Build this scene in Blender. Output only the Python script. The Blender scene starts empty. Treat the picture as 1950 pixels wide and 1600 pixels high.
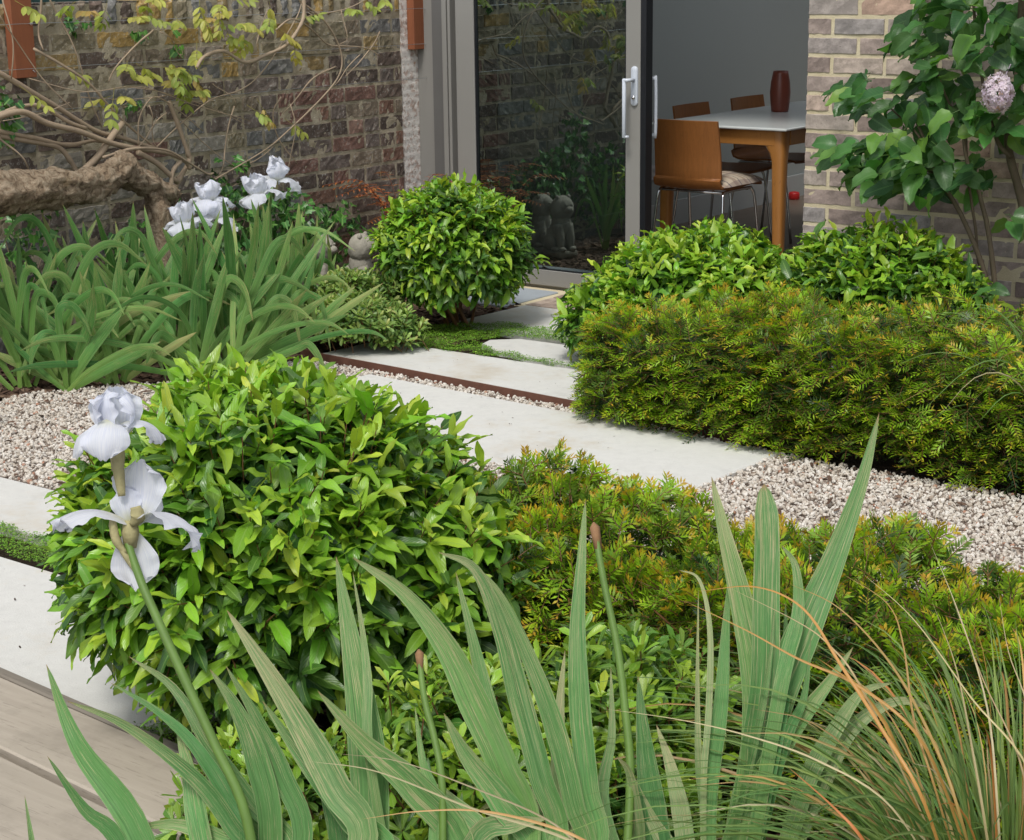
import bpy, math, random
import numpy as np
random.seed(7); rng = np.random.default_rng(7)
R = math.radians
sc = bpy.context.scene; COL = sc.collection

# ------------------------------------------------------------------ camera geometry (fitted to the photograph)
FPX = 3340.0; YAW, PIT, ROL = 0.645605847, 0.253100832, -0.0130175481
CAM = np.array([5.70, -6.70, 1.49])
def _axes():
    f = np.array([-math.sin(YAW)*math.cos(PIT), math.cos(YAW)*math.cos(PIT), -math.sin(PIT)])
    r = np.array([math.cos(YAW), math.sin(YAW), 0.0]); u = np.cross(r, f)
    c, s = math.cos(ROL), math.sin(ROL)
    return c*r+s*u, -s*r+c*u, f
CR, CU, CF = _axes()
def ray(x, y): return (x-975)/FPX*CR + (800-y)/FPX*CU + CF
def onp(x, y, ax, val):
    r = ray(x, y); return CAM + (val-CAM[ax])/r[ax]*r
def gnd(x, y, z=0.0): return onp(x, y, 2, z)
def atd(x, y, d): return CAM + d*ray(x, y)

# ------------------------------------------------------------------ mesh helpers
def tag(o, label=None, cat=None, group=None, kind=None):
    if label: o['label'] = label
    if cat: o['category'] = cat
    if group: o['group'] = group
    if kind: o['kind'] = kind
    return o
def empty(name, loc, label, cat, group=None):
    o = bpy.data.objects.new(name, None); COL.objects.link(o); o.location = tuple(loc)
    o.empty_display_size = .1
    return tag(o, label, cat, group)
def mk(name, V, F, mats, parent=None, attrs=None, uv=None, smooth=True, fmat=None, cat=None, label=None, group=None, kind=None):
    """V world (N,3); F list of arrays (k,3)/(k,4); attrs per vertex floats; uv per vertex (N,2)"""
    V = np.asarray(V, dtype=np.float32).reshape(-1, 3)
    if isinstance(F, np.ndarray): F = [F]
    F = [np.asarray(f, dtype=np.int32) for f in F if len(f)]
    loops = np.concatenate([f.ravel() for f in F]); sizes = np.concatenate([np.full(len(f), f.shape[1], np.int32) for f in F])
    me = bpy.data.meshes.new(name)
    if parent is not None:
        pl = np.array(parent.matrix_basis.translation if parent.parent is None else WLOC.get(parent.name, (0,0,0)), np.float32)
        V = V - pl
    me.vertices.add(len(V)); me.vertices.foreach_set('co', V.ravel())
    me.loops.add(len(loops)); me.loops.foreach_set('vertex_index', loops)
    st = np.concatenate([[0], np.cumsum(sizes)[:-1]]).astype(np.int32)
    me.polygons.add(len(sizes)); me.polygons.foreach_set('loop_start', st); me.polygons.foreach_set('loop_total', sizes)
    me.polygons.foreach_set('use_smooth', np.full(len(sizes), smooth, bool))
    if not isinstance(mats, (list, tuple)): mats = [mats]
    for m in mats: me.materials.append(m)
    if fmat is not None: me.polygons.foreach_set('material_index', np.asarray(fmat, np.int32))
    for k, a in (attrs or {}).items():
        at = me.attributes.new(k, 'FLOAT', 'POINT'); at.data.foreach_set('value', np.asarray(a, np.float32))
    if uv is not None:
        ul = me.uv_layers.new(name='UVMap'); ul.data.foreach_set('uv', np.asarray(uv, np.float32)[loops].ravel())
    me.update(calc_edges=True); me.validate()
    o = bpy.data.objects.new(name, me); COL.objects.link(o)
    if parent is not None:
        o.parent = parent; WLOC[o.name] = tuple(pl)
    return tag(o, label, cat, group, kind)
WLOC = {}
class MB:
    def __init__(s): s.v=[]; s.q=[]; s.t=[]; s.n=0; s.a={}; s.uv=[]; s.mi=[]
    def add(s, V, Q=None, T=None, uv=None, **at):
        V = np.asarray(V, float).reshape(-1,3); k=len(V)
        s.v.append(V)
        if Q is not None and len(Q): s.q.append(np.asarray(Q)+s.n)
        if T is not None and len(T): s.t.append(np.asarray(T)+s.n)
        s.uv.append(np.zeros((k,2)) if uv is None else uv)
        for key in ('rnd','age'):
            s.a.setdefault(key,[]).append(np.broadcast_to(np.asarray(at.get(key,0.0),float),(k,)))
        s.n += k
    def box(s, lo, hi, bev=0.0, rnd=0.0):
        lo=np.array(lo,float); hi=np.array(hi,float)
        if bev<=0:
            V=np.array([[x,y,z] for x in (0,1) for y in (0,1) for z in (0,1)],float)*(hi-lo)+lo
            s.add(V,[[0,1,3,2],[4,6,7,5],[0,4,5,1],[2,3,7,6],[0,2,6,4],[1,5,7,3]],rnd=rnd); return
        V=[];idx={}
        for ax in range(3):
            for sg in (0,1):
                for a in (0,1):
                    for b in (0,1):
                        p=np.zeros(3); o=[i for i in range(3) if i!=ax]
                        p[ax]=(lo,hi)[sg][ax]; p[o[0]]=lo[o[0]]+bev if a==0 else hi[o[0]]-bev; p[o[1]]=lo[o[1]]+bev if b==0 else hi[o[1]]-bev
                        c=[0,0,0]; c[ax]=sg; c[o[0]]=a; c[o[1]]=b
                        idx[(tuple(c),ax)]=len(V); V.append(p)
        Q=[];T=[]
        import itertools
        for ax in range(3):
            o=[i for i in range(3) if i!=ax]
            for sg in (0,1):
                def g(a,b):
                    c=[0,0,0];c[ax]=sg;c[o[0]]=a;c[o[1]]=b;return idx[(tuple(c),ax)]
                Q.append([g(0,0),g(1,0),g(1,1),g(0,1)])
        for ax in range(3):           # edges running along ax
            o=[i for i in range(3) if i!=ax]
            for a in (0,1):
                for b in (0,1):
                    c0=[0,0,0];c0[o[0]]=a;c0[o[1]]=b;c1=list(c0);c1[ax]=1
                    Q.append([idx[(tuple(c0),o[0])],idx[(tuple(c1),o[0])],idx[(tuple(c1),o[1])],idx[(tuple(c0),o[1])]])
        for c in itertools.product((0,1),repeat=3): T.append([idx[(c,0)],idx[(c,1)],idx[(c,2)]])
        V=np.array(V); cen=(lo+hi)/2
        def fix(fs):
            out=[]
            for f in fs:
                n=np.cross(V[f[1]]-V[f[0]],V[f[2]]-V[f[0]])
                out.append(list(f) if n@(V[f].mean(0)-cen)>=0 else list(f)[::-1])
            return out
        s.add(V,fix(Q),fix(T),rnd=rnd)
    def tube(s, P, r, sides=6, cap=True, rnd=0.0, age=0.0, bump=0.0):
        P=np.asarray(P,float); n=len(P); r=np.broadcast_to(np.asarray(r,float),(n,))
        T=np.gradient(P,axis=0); T/= (np.linalg.norm(T,axis=1,keepdims=True)+1e-9)
        ref=np.array([0.31,0.17,0.93]); 
        if abs(T[0]@ref)>.9: ref=np.array([1.,0,0])
        V=np.zeros((n,sides,3)); a=np.arange(sides)/sides*2*math.pi
        U=np.cross(T[0],ref);U/=np.linalg.norm(U)
        for i in range(n):
            U=U-T[i]*(U@T[i]);U/=np.linalg.norm(U)+1e-9; W=np.cross(T[i],U)
            rr=r[i]*(1+bump*rng.uniform(-1,1,sides)) if bump else r[i]*np.ones(sides)
            V[i]=P[i]+np.outer(np.cos(a)*rr,U)+np.outer(np.sin(a)*rr,W)
        i=np.arange(n-1)[:,None]*sides; j=np.arange(sides)[None]; k=(j+1)%sides
        Q=np.stack([i+j,i+k,i+sides+k,i+sides+j],-1).reshape(-1,4)
        V=V.reshape(-1,3); Tt=[]
        if cap:
            V=np.vstack([V,P[0],P[-1]]); c0,c1=n*sides,n*sides+1
            for q in range(sides): Tt+= [[c0,(q+1)%sides,q],[c1,(n-1)*sides+q,(n-1)*sides+(q+1)%sides]]
        uv=np.zeros((len(V),2)); s.add(V,Q,Tt,uv=uv,rnd=rnd,age=age)
    def lathe(s, prof, c, seg=24, rnd=0.0):
        prof=np.array(prof,float); a=np.arange(seg)/seg*2*math.pi; n=len(prof)
        V=np.stack([c[0]+prof[:,0:1]*np.cos(a),c[1]+prof[:,0:1]*np.sin(a),c[2]+np.repeat(prof[:,1:2],seg,1)],-1).reshape(-1,3)
        i=np.arange(n-1)[:,None]*seg; j=np.arange(seg)[None]; k=(j+1)%seg
        s.add(V,np.stack([i+j,i+k,i+seg+k,i+seg+j],-1).reshape(-1,4),rnd=rnd)
    def build(s, name, mat, parent=None, smooth=True, **kw):
        F=[]
        if s.q: F.append(np.concatenate(s.q))
        if s.t: F.append(np.concatenate(s.t))
        return mk(name, np.concatenate(s.v), F, mat, parent, {k:np.concatenate(v) for k,v in s.a.items()}, np.concatenate(s.uv), smooth, **kw)
def cr(P, n=6):
    """Catmull-Rom through P, n samples per span"""
    P=np.asarray(P,float); Q=np.vstack([2*P[0]-P[1],P,2*P[-1]-P[-2]]); out=[]
    t=np.linspace(0,1,n,endpoint=False)[:,None]
    for i in range(len(P)-1):
        a,b,c,d=Q[i:i+4]
        out.append(.5*((2*b)+(-a+c)*t+(2*a-5*b+4*c-d)*t**2+(-a+3*b-3*c+d)*t**3))
    return np.vstack(out+[P[-1:]])
def nrm(v): return v/(np.linalg.norm(v,axis=-1,keepdims=True)+1e-9)

# ------------------------------------------------------------------ materials
class NT:
    def __init__(s,name):
        s.m=bpy.data.materials.new(name); s.m.use_nodes=True; s.t=s.m.node_tree; s.t.nodes.clear()
        s.out=s.n('ShaderNodeOutputMaterial')
    def n(s,typ,**kw):
        x=s.t.nodes.new(typ)
        for k,v in kw.items():
            if k.startswith('i_'):
                key=k[2:].replace('_',' '); x.inputs[key].default_value=v
            else: setattr(x,k,v)
        return x
    def l(s,a,b): s.t.links.new(a,b)
    def noise(s,scale,detail=4,rough=.6,vec=None,dist=0):
        x=s.n('ShaderNodeTexNoise',i_Scale=scale,i_Detail=detail,i_Roughness=rough,i_Distortion=dist)
        if vec is not None: s.l(vec,x.inputs['Vector'])
        return x.outputs['Fac']
    def ramp(s,fac,stops,mode='LINEAR'):
        x=s.n('ShaderNodeValToRGB'); cr_=x.color_ramp; cr_.interpolation=mode
        while len(cr_.elements)<len(stops): cr_.elements.new(.5)
        for e,(p,c) in zip(cr_.elements,stops):
            e.position=p; e.color=(c[0],c[1],c[2],1) if hasattr(c,'__len__') else (c,c,c,1)
        s.l(fac,x.inputs['Fac']); return x.outputs['Color']
    def mix(s,fac,a,b,mode='MIX'):
        x=s.n('ShaderNodeMix',data_type='RGBA',blend_type=mode)
        for sock,v in ((x.inputs[0],fac),(x.inputs[6],a),(x.inputs[7],b)):
            if isinstance(v,(int,float)): sock.default_value=v
            elif isinstance(v,(tuple,list)): sock.default_value=(*v[:3],1)
            else: s.l(v,sock)
        return x.outputs[2]
    def math(s,op,a,b=None,clamp=False):
        x=s.n('ShaderNodeMath',operation=op,use_clamp=clamp)
        for sock,v in ((x.inputs[0],a),(x.inputs[1],b)):
            if v is None: continue
            if isinstance(v,(int,float)): sock.default_value=v
            else: s.l(v,sock)
        return x.outputs[0]
    def attr(s,nm): return s.n('ShaderNodeAttribute',attribute_name=nm).outputs['Fac']
    def obj(s,scale=(1,1,1)):
        g=s.n('ShaderNodeNewGeometry').outputs['Position']
        mp=s.n('ShaderNodeMapping'); mp.inputs['Scale'].default_value=scale; s.l(g,mp.inputs['Vector']); return mp.outputs['Vector']
    def bump(s,h,dist=.002,strength=1):
        x=s.n('ShaderNodeBump',i_Distance=dist,i_Strength=strength); s.l(h,x.inputs['Height']); return x.outputs['Normal']
    def bsdf(s,col,rough=.6,nor=None,spec=.5,metal=0,**kw):
        b=s.n('ShaderNodeBsdfPrincipled')
        for k,v in (('Base Color',col),('Roughness',rough),('Specular IOR Level',spec),('Metallic',metal)):
            if isinstance(v,(int,float)): b.inputs[k].default_value=v
            elif isinstance(v,(tuple,list)): b.inputs[k].default_value=(*v[:3],1)
            else: s.l(v,b.inputs[k])
        if nor is not None: s.l(nor,b.inputs['Normal'])
        for k,v in kw.items(): b.inputs[k.replace('_',' ')].default_value=v
        return b.outputs[0]
    def fin(s,sh,disp=None):
        s.l(sh,s.out.inputs['Surface']); return s.m

def plain(name,col,rough=.5,metal=0,spec=.5,var=.12,scale=12,bump=0,bscale=200):
    t=NT(name); v=t.obj(); n=t.noise(scale,5,.6,v)
    c=t.mix(n,tuple(x*(1-var) for x in col),tuple(min(1,x*(1+var)) for x in col))
    nor=t.bump(t.noise(bscale,3,.6,v),bump) if bump else None
    return t.fin(t.bsdf(c,rough,nor,spec,metal))

def leafmat(name,old,young,tip=None,rough=.35,spec=.5,trans=.25,midrib=(.25,.35,.1),mr=.35,back=1.25,spots=None,ridge=0,hv=.25,bend_noise=0):
    t=NT(name); age=t.attr('age'); rnd=t.attr('rnd')
    uvn=t.n('ShaderNodeUVMap').outputs[0]; sep=t.n('ShaderNodeSeparateXYZ'); t.l(uvn,sep.inputs[0]); u,v=sep.outputs[0],sep.outputs[1]
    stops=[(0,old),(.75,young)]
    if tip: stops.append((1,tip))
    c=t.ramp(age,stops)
    pos=t.obj()
    k=t.math('MULTIPLY_ADD',rnd,hv*2); t.t.nodes[-1].inputs[2].default_value=1-hv
    val=t.n('ShaderNodeHueSaturation'); t.l(c,val.inputs['Color']); t.l(k,val.inputs['Value'])
    hue=t.math('MULTIPLY_ADD',t.math('FRACT',t.math('MULTIPLY',rnd,7.31)),.03); t.t.nodes[-1].inputs[2].default_value=.485
    t.l(hue,val.inputs['Hue']); c=val.outputs[0]
    au=t.math('ABSOLUTE',t.math('SUBTRACT',u,.5))
    if mr>0:
        f=t.math('MULTIPLY',t.math('LESS_THAN',au,.045),mr); c=t.mix(f,c,midrib)
        w=t.n('ShaderNodeTexWave',wave_type='BANDS',bands_direction='Y',i_Scale=3.2,i_Distortion=0)
        cb=t.n('ShaderNodeCombineXYZ'); t.l(t.math('SUBTRACT',v,t.math('MULTIPLY',au,.5)),cb.inputs[1]); t.l(cb.outputs[0],w.inputs['Vector'])
        vein=w.outputs['Fac']; c=t.mix(t.math('MULTIPLY',t.math('GREATER_THAN',vein,.9),.12),c,midrib)
        nor=t.bump(vein,.0004,.5)
    elif ridge:
        cb=t.n('ShaderNodeCombineXYZ'); t.l(t.math('MULTIPLY',u,ridge*10),cb.inputs[0]); t.l(t.math('MULTIPLY',v,1.1),cb.inputs[1]); t.l(t.math('MULTIPLY',rnd,53.),cb.inputs[2])
        rn=t.noise(1.0,3,.6,cb.outputs[0]); c=t.mix(t.math('MULTIPLY',t.math('SUBTRACT',rn,.44),3.2,True),c,t.mix(.70,c,tuple(x*.5 for x in old))); nor=t.bump(rn,.0012,.7)
        cb=t.n('ShaderNodeCombineXYZ'); t.l(t.math('MULTIPLY',u,9.),cb.inputs[0]); t.l(t.math('MULTIPLY',v,2.4),cb.inputs[1]); t.l(t.math('MULTIPLY',rnd,91.),cb.inputs[2])
        ln=t.noise(1.3,4,.7,cb.outputs[0]); c=t.mix(t.math('MULTIPLY',t.math('SUBTRACT',ln,.46),5,True),c,t.mix(.55,c,young))
        c=t.mix(t.math('MULTIPLY',t.math('SUBTRACT',.45,v),1.1,True),c,(.24,.36,.07))
    else: nor=None
    c=t.mix(t.math('MULTIPLY',t.noise(60,3,.6,pos),.35),c,t.mix(.5,c,(.02,.05,.01)))
    if spots:
        mp=t.n('ShaderNodeMapping'); mp.inputs['Scale'].default_value=(14,2.2,1)
        cb=t.n('ShaderNodeCombineXYZ'); t.l(u,cb.inputs[0]); t.l(v,cb.inputs[1]); t.l(t.math('MULTIPLY',rnd,37.),cb.inputs[2]); t.l(cb.outputs[0],mp.inputs['Vector'])
        sp=t.noise(3.0,5,.75,mp.outputs[0])
        thr=t.math('SUBTRACT',t.math('SUBTRACT',.64,t.math('MULTIPLY',age,.12)),t.math('MULTIPLY',t.math('POWER',v,2.5),.10))
        f=t.math('MULTIPLY',t.math('SUBTRACT',sp,thr),14,True); c=t.mix(t.math('MULTIPLY',f,.8),c,spots)
        c=t.mix(t.math('MULTIPLY',t.math('GREATER_THAN',au,.475),.35),c,(.42,.46,.25))
        fn=t.noise(2.6,4,.8,cb.outputs[0]); c=t.mix(t.math('MULTIPLY',t.math('MULTIPLY',t.math('SUBTRACT',fn,.52),6,True),.18),c,(.28,.40,.20))
        tipf=t.math('MULTIPLY',t.math('SUBTRACT',t.math('ADD',v,t.math('MULTIPLY',sp,.06)),1.005),40,True); c=t.mix(tipf,c,(.32,.2,.1))
    geo=t.n('ShaderNodeNewGeometry')
    cb2=t.mix(1.0,c,(back,back,back*1.0),'MULTIPLY'); c=t.mix(geo.outputs['Backfacing'],c,cb2)
    rg=t.n('ShaderNodeMapRange',i_From_Min=.3,i_From_Max=.7,i_To_Min=rough*.75,i_To_Max=rough*1.35); t.l(t.noise(25,3,.6,pos),rg.inputs[0])
    b=t.bsdf(c,rg.outputs[0],nor,spec)
    tr=t.n('ShaderNodeBsdfTranslucent'); t.l(t.mix(.5,c,t.mix(1.,c,(1.5,1.6,.5),'MULTIPLY')),tr.inputs[0])
    ms=t.n('ShaderNodeMixShader'); ms.inputs[0].default_value=trans; t.l(b,ms.inputs[1]); t.l(tr.outputs[0],ms.inputs[2])
    return t.fin(ms.outputs[0])

M={}
M['laurel']=leafmat('laurel_leaf',(.024,.080,.019),(.205,.42,.026),(.42,.52,.05),rough=.34,spec=.5,trans=.22,mr=.5,midrib=(.25,.4,.09))
M['stem_red']=plain('reddish_stem',(.16,.075,.03),.55)
M['yew']=leafmat('yew_needle',(.008,.033,.013),(.31,.52,.018),(.54,.34,.028),rough=.42,trans=.32,mr=0,hv=.3,back=1.3)  # darkest tone is old needles and also the painted shade of hedge gaps
M['iris']=leafmat('iris_leaf',(.050,.170,.038),(.145,.32,.078),(.32,.42,.15),rough=.55,spec=.25,trans=.2,mr=0,ridge=1.6,spots=(.45,.36,.16),back=1.1,hv=.22)
M['irisfg']=leafmat('iris_leaf_glaucous',(.058,.190,.050),(.140,.315,.095),(.30,.39,.18),rough=.55,spec=.25,trans=.2,mr=0,ridge=2.0,spots=(.50,.42,.24),back=1.1,hv=.2)
M['pitto']=leafmat('pittosporum_leaf',(.04,.13,.018),(.25,.42,.03),(.45,.5,.07),rough=.3,spec=.55,trans=.2,mr=.5,midrib=(.3,.42,.12))
M['pitto2']=leafmat('spoon_leaf_small',(.06,.15,.035),(.26,.40,.08),(.55,.50,.20),rough=.36,trans=.2,mr=.5,midrib=(.35,.42,.16))
M['lilac']=leafmat('lilac_leaf',(.026,.090,.024),(.085,.220,.042),(.20,.36,.04),rough=.42,spec=.5,trans=.3,mr=.4,midrib=(.12,.25,.08),back=1.5)
M['wist']=leafmat('wisteria_leaf',(.28,.36,.06),(.48,.46,.09),(.42,.30,.09),rough=.5,trans=.35,mr=.4,midrib=(.5,.45,.12))
M['ivy']=leafmat('ivy_leaf',(.02,.075,.022),(.07,.22,.03),(.15,.33,.045),rough=.33,trans=.2,mr=.6,midrib=(.2,.36,.1))
M['grassm']=leafmat('grass_blade',(.080,.195,.045),(.26,.37,.10),None,rough=.45,trans=.25,mr=0,ridge=2,hv=.35)
M['grasst']=leafmat('grass_blade_orange',(.48,.44,.27),(.50,.29,.08),(.50,.17,.05),rough=.5,trans=.25,mr=0,hv=.25)
M['moss']=leafmat('creeping_leaf',(.09,.21,.02),(.21,.40,.03),None,rough=.5,trans=.2,mr=0,hv=.35)
M['fern']=leafmat('rusty_frond',(.30,.10,.03),(.5,.16,.04),None,rough=.6,trans=.25,mr=0,hv=.3)
def petalmat():
    t=NT('iris_petal'); uvn=t.n('ShaderNodeUVMap').outputs[0]; sep=t.n('ShaderNodeSeparateXYZ'); t.l(uvn,sep.inputs[0]); u,v=sep.outputs[0],sep.outputs[1]
    mp=t.n('ShaderNodeMapping'); mp.inputs['Scale'].default_value=(38,1.0,1); t.l(uvn,mp.inputs['Vector'])
    n=t.noise(1.5,3,.6,mp.outputs[0]); c=t.mix(t.math('MULTIPLY',t.math('SUBTRACT',n,.35),3,True),(.74,.77,.88),(.92,.93,.96))
    f=t.math('MULTIPLY',t.math('SUBTRACT',.40,v),2.4,True); au=t.math('ABSOLUTE',t.math('SUBTRACT',u,.5)); f=t.math('MULTIPLY',f,t.math('SUBTRACT',1.,t.math('MULTIPLY',au,2.),True))
    c=t.mix(f,c,(.66,.66,.30)); nor=t.bump(n,.0012,.7)
    b=t.bsdf(c,.55,nor,.3); tr=t.n('ShaderNodeBsdfTranslucent'); t.l(c,tr.inputs[0]); ms=t.n('ShaderNodeMixShader'); ms.inputs[0].default_value=.5
    t.l(b,ms.inputs[1]); t.l(tr.outputs[0],ms.inputs[2]); return t.fin(ms.outputs[0])
M['petal']=petalmat()
M['lilacfl']=leafmat('lilac_floret',(.68,.55,.72),(.84,.76,.86),(.6,.36,.22),rough=.6,trans=.35,mr=0,hv=.15,back=1.0)
M['papery']=plain('papery_spathe',(.30,.27,.13),.75,var=.6,scale=45,bump=.002,bscale=90)
M['istem']=plain('iris_stem',(.11,.20,.035),.55,var=.4,scale=25)
M['iristip']=plain('withered_stem_tip',(.24,.13,.06),.8,var=.35,scale=80)

def brickmat(name,stops,patina,pat_amt,rough=.85,bumpd=.002,ochre=None):
    t=NT(name); r=t.attr('rnd'); v=t.obj(); c=t.ramp(r,stops)
    n1=t.noise(14,6,.7,v); n2=t.noise(70,5,.75,v); n3=t.noise(5,4,.6,v)
    dk=t.n('ShaderNodeHueSaturation'); t.l(c,dk.inputs['Color']); dk.inputs['Value'].default_value=.62
    c=t.mix(t.math('MULTIPLY',t.math('SUBTRACT',n1,.42),5,True),dk.outputs[0],c)
    f=t.math('MULTIPLY',t.math('SUBTRACT',t.math('ADD',n2,t.math('MULTIPLY',n1,.5)),pat_amt),7,True)
    c=t.mix(t.math('MULTIPLY',f,.7),c,patina)
    pit=t.math('MULTIPLY',t.math('SUBTRACT',.33,t.noise(120,3,.6,v)),10,True); c=t.mix(pit,c,(.03,.02,.02))
    h=t.math('ADD',n2,t.math('MULTIPLY',n1,1.6)); nor=t.bump(h,bumpd,1)
    return t.fin(t.bsdf(c,rough,nor,.3))
M['oldbrick']=brickmat('old_stock_brick',[(0,(.10,.078,.065)),(.16,(.20,.145,.115)),(.3,(.215,.21,.20)),(.45,(.25,.12,.085)),(.56,(.25,.20,.145)),(.68,(.42,.28,.10)),(.8,(.29,.245,.16)),(.9,(.35,.32,.27)),(1,(.35,.18,.13))],(.47,.46,.42),.80,bumpd=.005)
M['newbrick']=brickmat('grey_mauve_brick',[(0,(.25,.19,.165)),(.2,(.37,.295,.26)),(.45,(.45,.365,.32)),(.6,(.35,.32,.305)),(.8,(.51,.43,.37)),(1,(.49,.34,.26))],(.58,.53,.46),.93,bumpd=.0015)
def mortar(name,c1,c2,bumpd=.003):
    t=NT(name); v=t.obj(); n=t.noise(9,6,.7,v); n2=t.noise(160,4,.7,v)
    c=t.mix(t.math('MULTIPLY',t.math('SUBTRACT',n,.35),3,True),c1,c2); c=t.mix(t.math('MULTIPLY',n2,.35),c,tuple(x*.5 for x in c1))
    return t.fin(t.bsdf(c,.95,t.bump(t.math('ADD',t.noise(45,4,.7,v),n2),bumpd),.2))
M['oldmortar']=mortar('old_lime_mortar',(.32,.27,.18),(.60,.53,.41),.006)
M['newmortar']=mortar('cream_mortar',(.55,.47,.31),(.70,.62,.44),.002)
def slabmat():
    t=NT('pale_concrete_slab'); v=t.obj(); n=t.noise(2.2,6,.65,v); n2=t.noise(26,6,.7,v); n3=t.noise(260,3,.7,v)
    c=t.mix(n2,(.50,.495,.465),(.65,.645,.61)); f=t.math('MULTIPLY',t.math('SUBTRACT',t.math('ADD',n,t.math('MULTIPLY',n2,.35)),.70),4,True)
    c=t.mix(t.math('MULTIPLY',f,.85),c,(.43,.365,.265)); c=t.mix(t.math('MULTIPLY',t.math('SUBTRACT',t.noise(9,6,.75,v),.55),3,True),c,(.42,.42,.40)); sp=t.math('MULTIPLY',t.math('SUBTRACT',.30,t.noise(130,2,.5,v)),12,True); c=t.mix(t.math('MULTIPLY',sp,.5),c,(.25,.23,.20))
    return t.fin(t.bsdf(c,.8,t.bump(t.math('ADD',n2,n3),.0012),.3))
M['slab']=slabmat()
def woodmat(name,c1,c2,gap=None,dirv=(1,14,14),rough=.7,spec=.3,stain=.5):
    t=NT(name); v=t.obj(dirv); n=t.noise(3.0,6,.65,v,.6); n2=t.noise(12,4,.7,v); c=t.mix(n,c1,c2); c=t.mix(t.math('MULTIPLY',t.math('GREATER_THAN',n2,.62),.35),c,tuple(x*.5 for x in c1))
    p=t.obj(); st=t.math('MULTIPLY',t.math('SUBTRACT',t.noise(5,5,.7,p),.52),4,True); c=t.mix(t.math('MULTIPLY',st,stain),c,tuple(x*.6 for x in c1))
    r=t.attr('rnd'); hs=t.n('ShaderNodeHueSaturation'); t.l(c,hs.inputs['Color']); k=t.math('MULTIPLY_ADD',r,.3); t.t.nodes[-1].inputs[2].default_value=.85; t.l(k,hs.inputs['Value'])
    return t.fin(t.bsdf(hs.outputs[0],rough,t.bump(n,.0008),spec))
M['deck']=woodmat('weathered_deck_board',(.26,.225,.18),(.42,.37,.305))
M['batten']=woodmat('stained_timber',(.20,.065,.030),(.30,.11,.05),dirv=(14,14,1))
M['chairwood']=woodmat('walnut_veneer',(.19,.068,.015),(.37,.14,.032),dirv=(26,26,1.6),rough=.5,spec=.5,stain=.25)
M['tablewood']=woodmat('oak_table_wood',(.32,.135,.03),(.43,.19,.05),dirv=(6,6,1.5),rough=.35,spec=.5,stain=.1)
M['floor']=woodmat('room_floor_board',(.20,.15,.11),(.28,.22,.17),dirv=(14,1,14),rough=.4)
M['white']=plain('white_laminate',(.55,.58,.57),.22,var=.02)
M['chrome']=plain('chrome_tube',(.62,.62,.63),.18,metal=1,var=.05)
M['alu']=plain('grey_aluminium_frame',(.235,.228,.21),.45,spec=.4,var=.05,scale=4)
M['aludark']=plain('dark_frame_rebate',(.12,.117,.112),.5,var=.06)
M['gasket']=plain('black_gasket',(.008,.009,.012),.4)
M['handle']=plain('pale_grey_handle',(.52,.56,.62),.35,var=.03)
M['steelw']=plain('galvanised_wire',(.5,.52,.54),.35,metal=.9,var=.1)
M['corten']=plain('rusty_steel',(.13,.055,.034),.85,var=.4,scale=30,bump=.001)
M['vase']=plain('terracotta_glaze',(.17,.042,.024),.35,var=.25,scale=8)
M['roomwall']=plain('grey_room_paint',(.40,.435,.42),.75,var=.03,scale=2)
M['skirt']=plain('room_skirting_paint',(.47,.49,.48),.5,var=.03)
M['socketm']=plain('grey_socket_plastic',(.52,.50,.50),.4,var=.03)
M['redm']=plain('red_plastic',(.55,.02,.02),.4)
M['ceil']=plain('ceiling_paint',(.6,.6,.58),.8,var=.02)
M['statue']=plain('weathered_stone',(.30,.28,.23),.95,var=.4,scale=18,bump=.004,bscale=60)
M['teal']=plain('dark_teal_fence_paint',(.02,.06,.055),.8,var=.3)
M['patio']=brickmat('patio_paver',[(0,(.30,.22,.18)),(1,(.48,.38,.31))],(.5,.45,.4),.95)
def barkmat():
    t=NT('wisteria_bark'); v=t.obj((1,1,1)); n=t.noise(22,6,.75,v,1.2); n2=t.noise(90,5,.75,v); n3=t.noise(6,4,.6,v)
    c=t.ramp(n,[(.34,(.10,.07,.045)),(.46,(.33,.24,.155)),(.62,(.56,.45,.32))])
    f=t.math('MULTIPLY',t.math('SUBTRACT',n3,.6),6,True); c=t.mix(t.math('MULTIPLY',f,.6),c,(.17,.13,.03))
    return t.fin(t.bsdf(c,.9,t.bump(t.math('ADD',t.math('MULTIPLY',n,2),n2),.016),.25))
M['bark']=barkmat()
M['twig']=plain('tan_twig_bark',(.33,.25,.17),.75,var=.35,scale=20,bump=.001)
M['lbark']=plain('lilac_bark',(.125,.095,.06),.85,var=.35,scale=30,bump=.001)
def groundmat():
    t=NT('dark_soil'); v=t.obj(); n=t.noise(30,7,.75,v); n2=t.noise(3,4,.6,v)
    c=t.ramp(n,[(.35,(.022,.015,.011)),(.55,(.06,.04,.028)),(.75,(.13,.09,.065))])
    return t.fin(t.bsdf(c,.95,t.bump(t.math('ADD',n,t.noise(110,4,.7,v)),.012),.2))
M['soil']=groundmat()
M['chip']=brickmat('bark_chip',[(0,(.05,.028,.018)),(.6,(.13,.075,.05)),(1,(.24,.16,.11))],(.2,.15,.1),.95)
def stonemat():
    t=NT('limestone_chipping'); r=t.attr('rnd'); v=t.obj(); c=t.ramp(r,[(0,(.34,.28,.22)),(.12,(.47,.42,.35)),(.5,(.60,.56,.49)),(.9,(.70,.675,.62)),(.955,(.70,.675,.62)),(.97,(.32,.13,.07)),(1,(.40,.20,.12))])
    n=t.noise(90,4,.7,v); c=t.mix(t.math('MULTIPLY',n,.45),c,(.42,.35,.29))
    return t.fin(t.bsdf(c,.85,t.bump(n,.001),.3))
M['stone']=stonemat()
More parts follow.
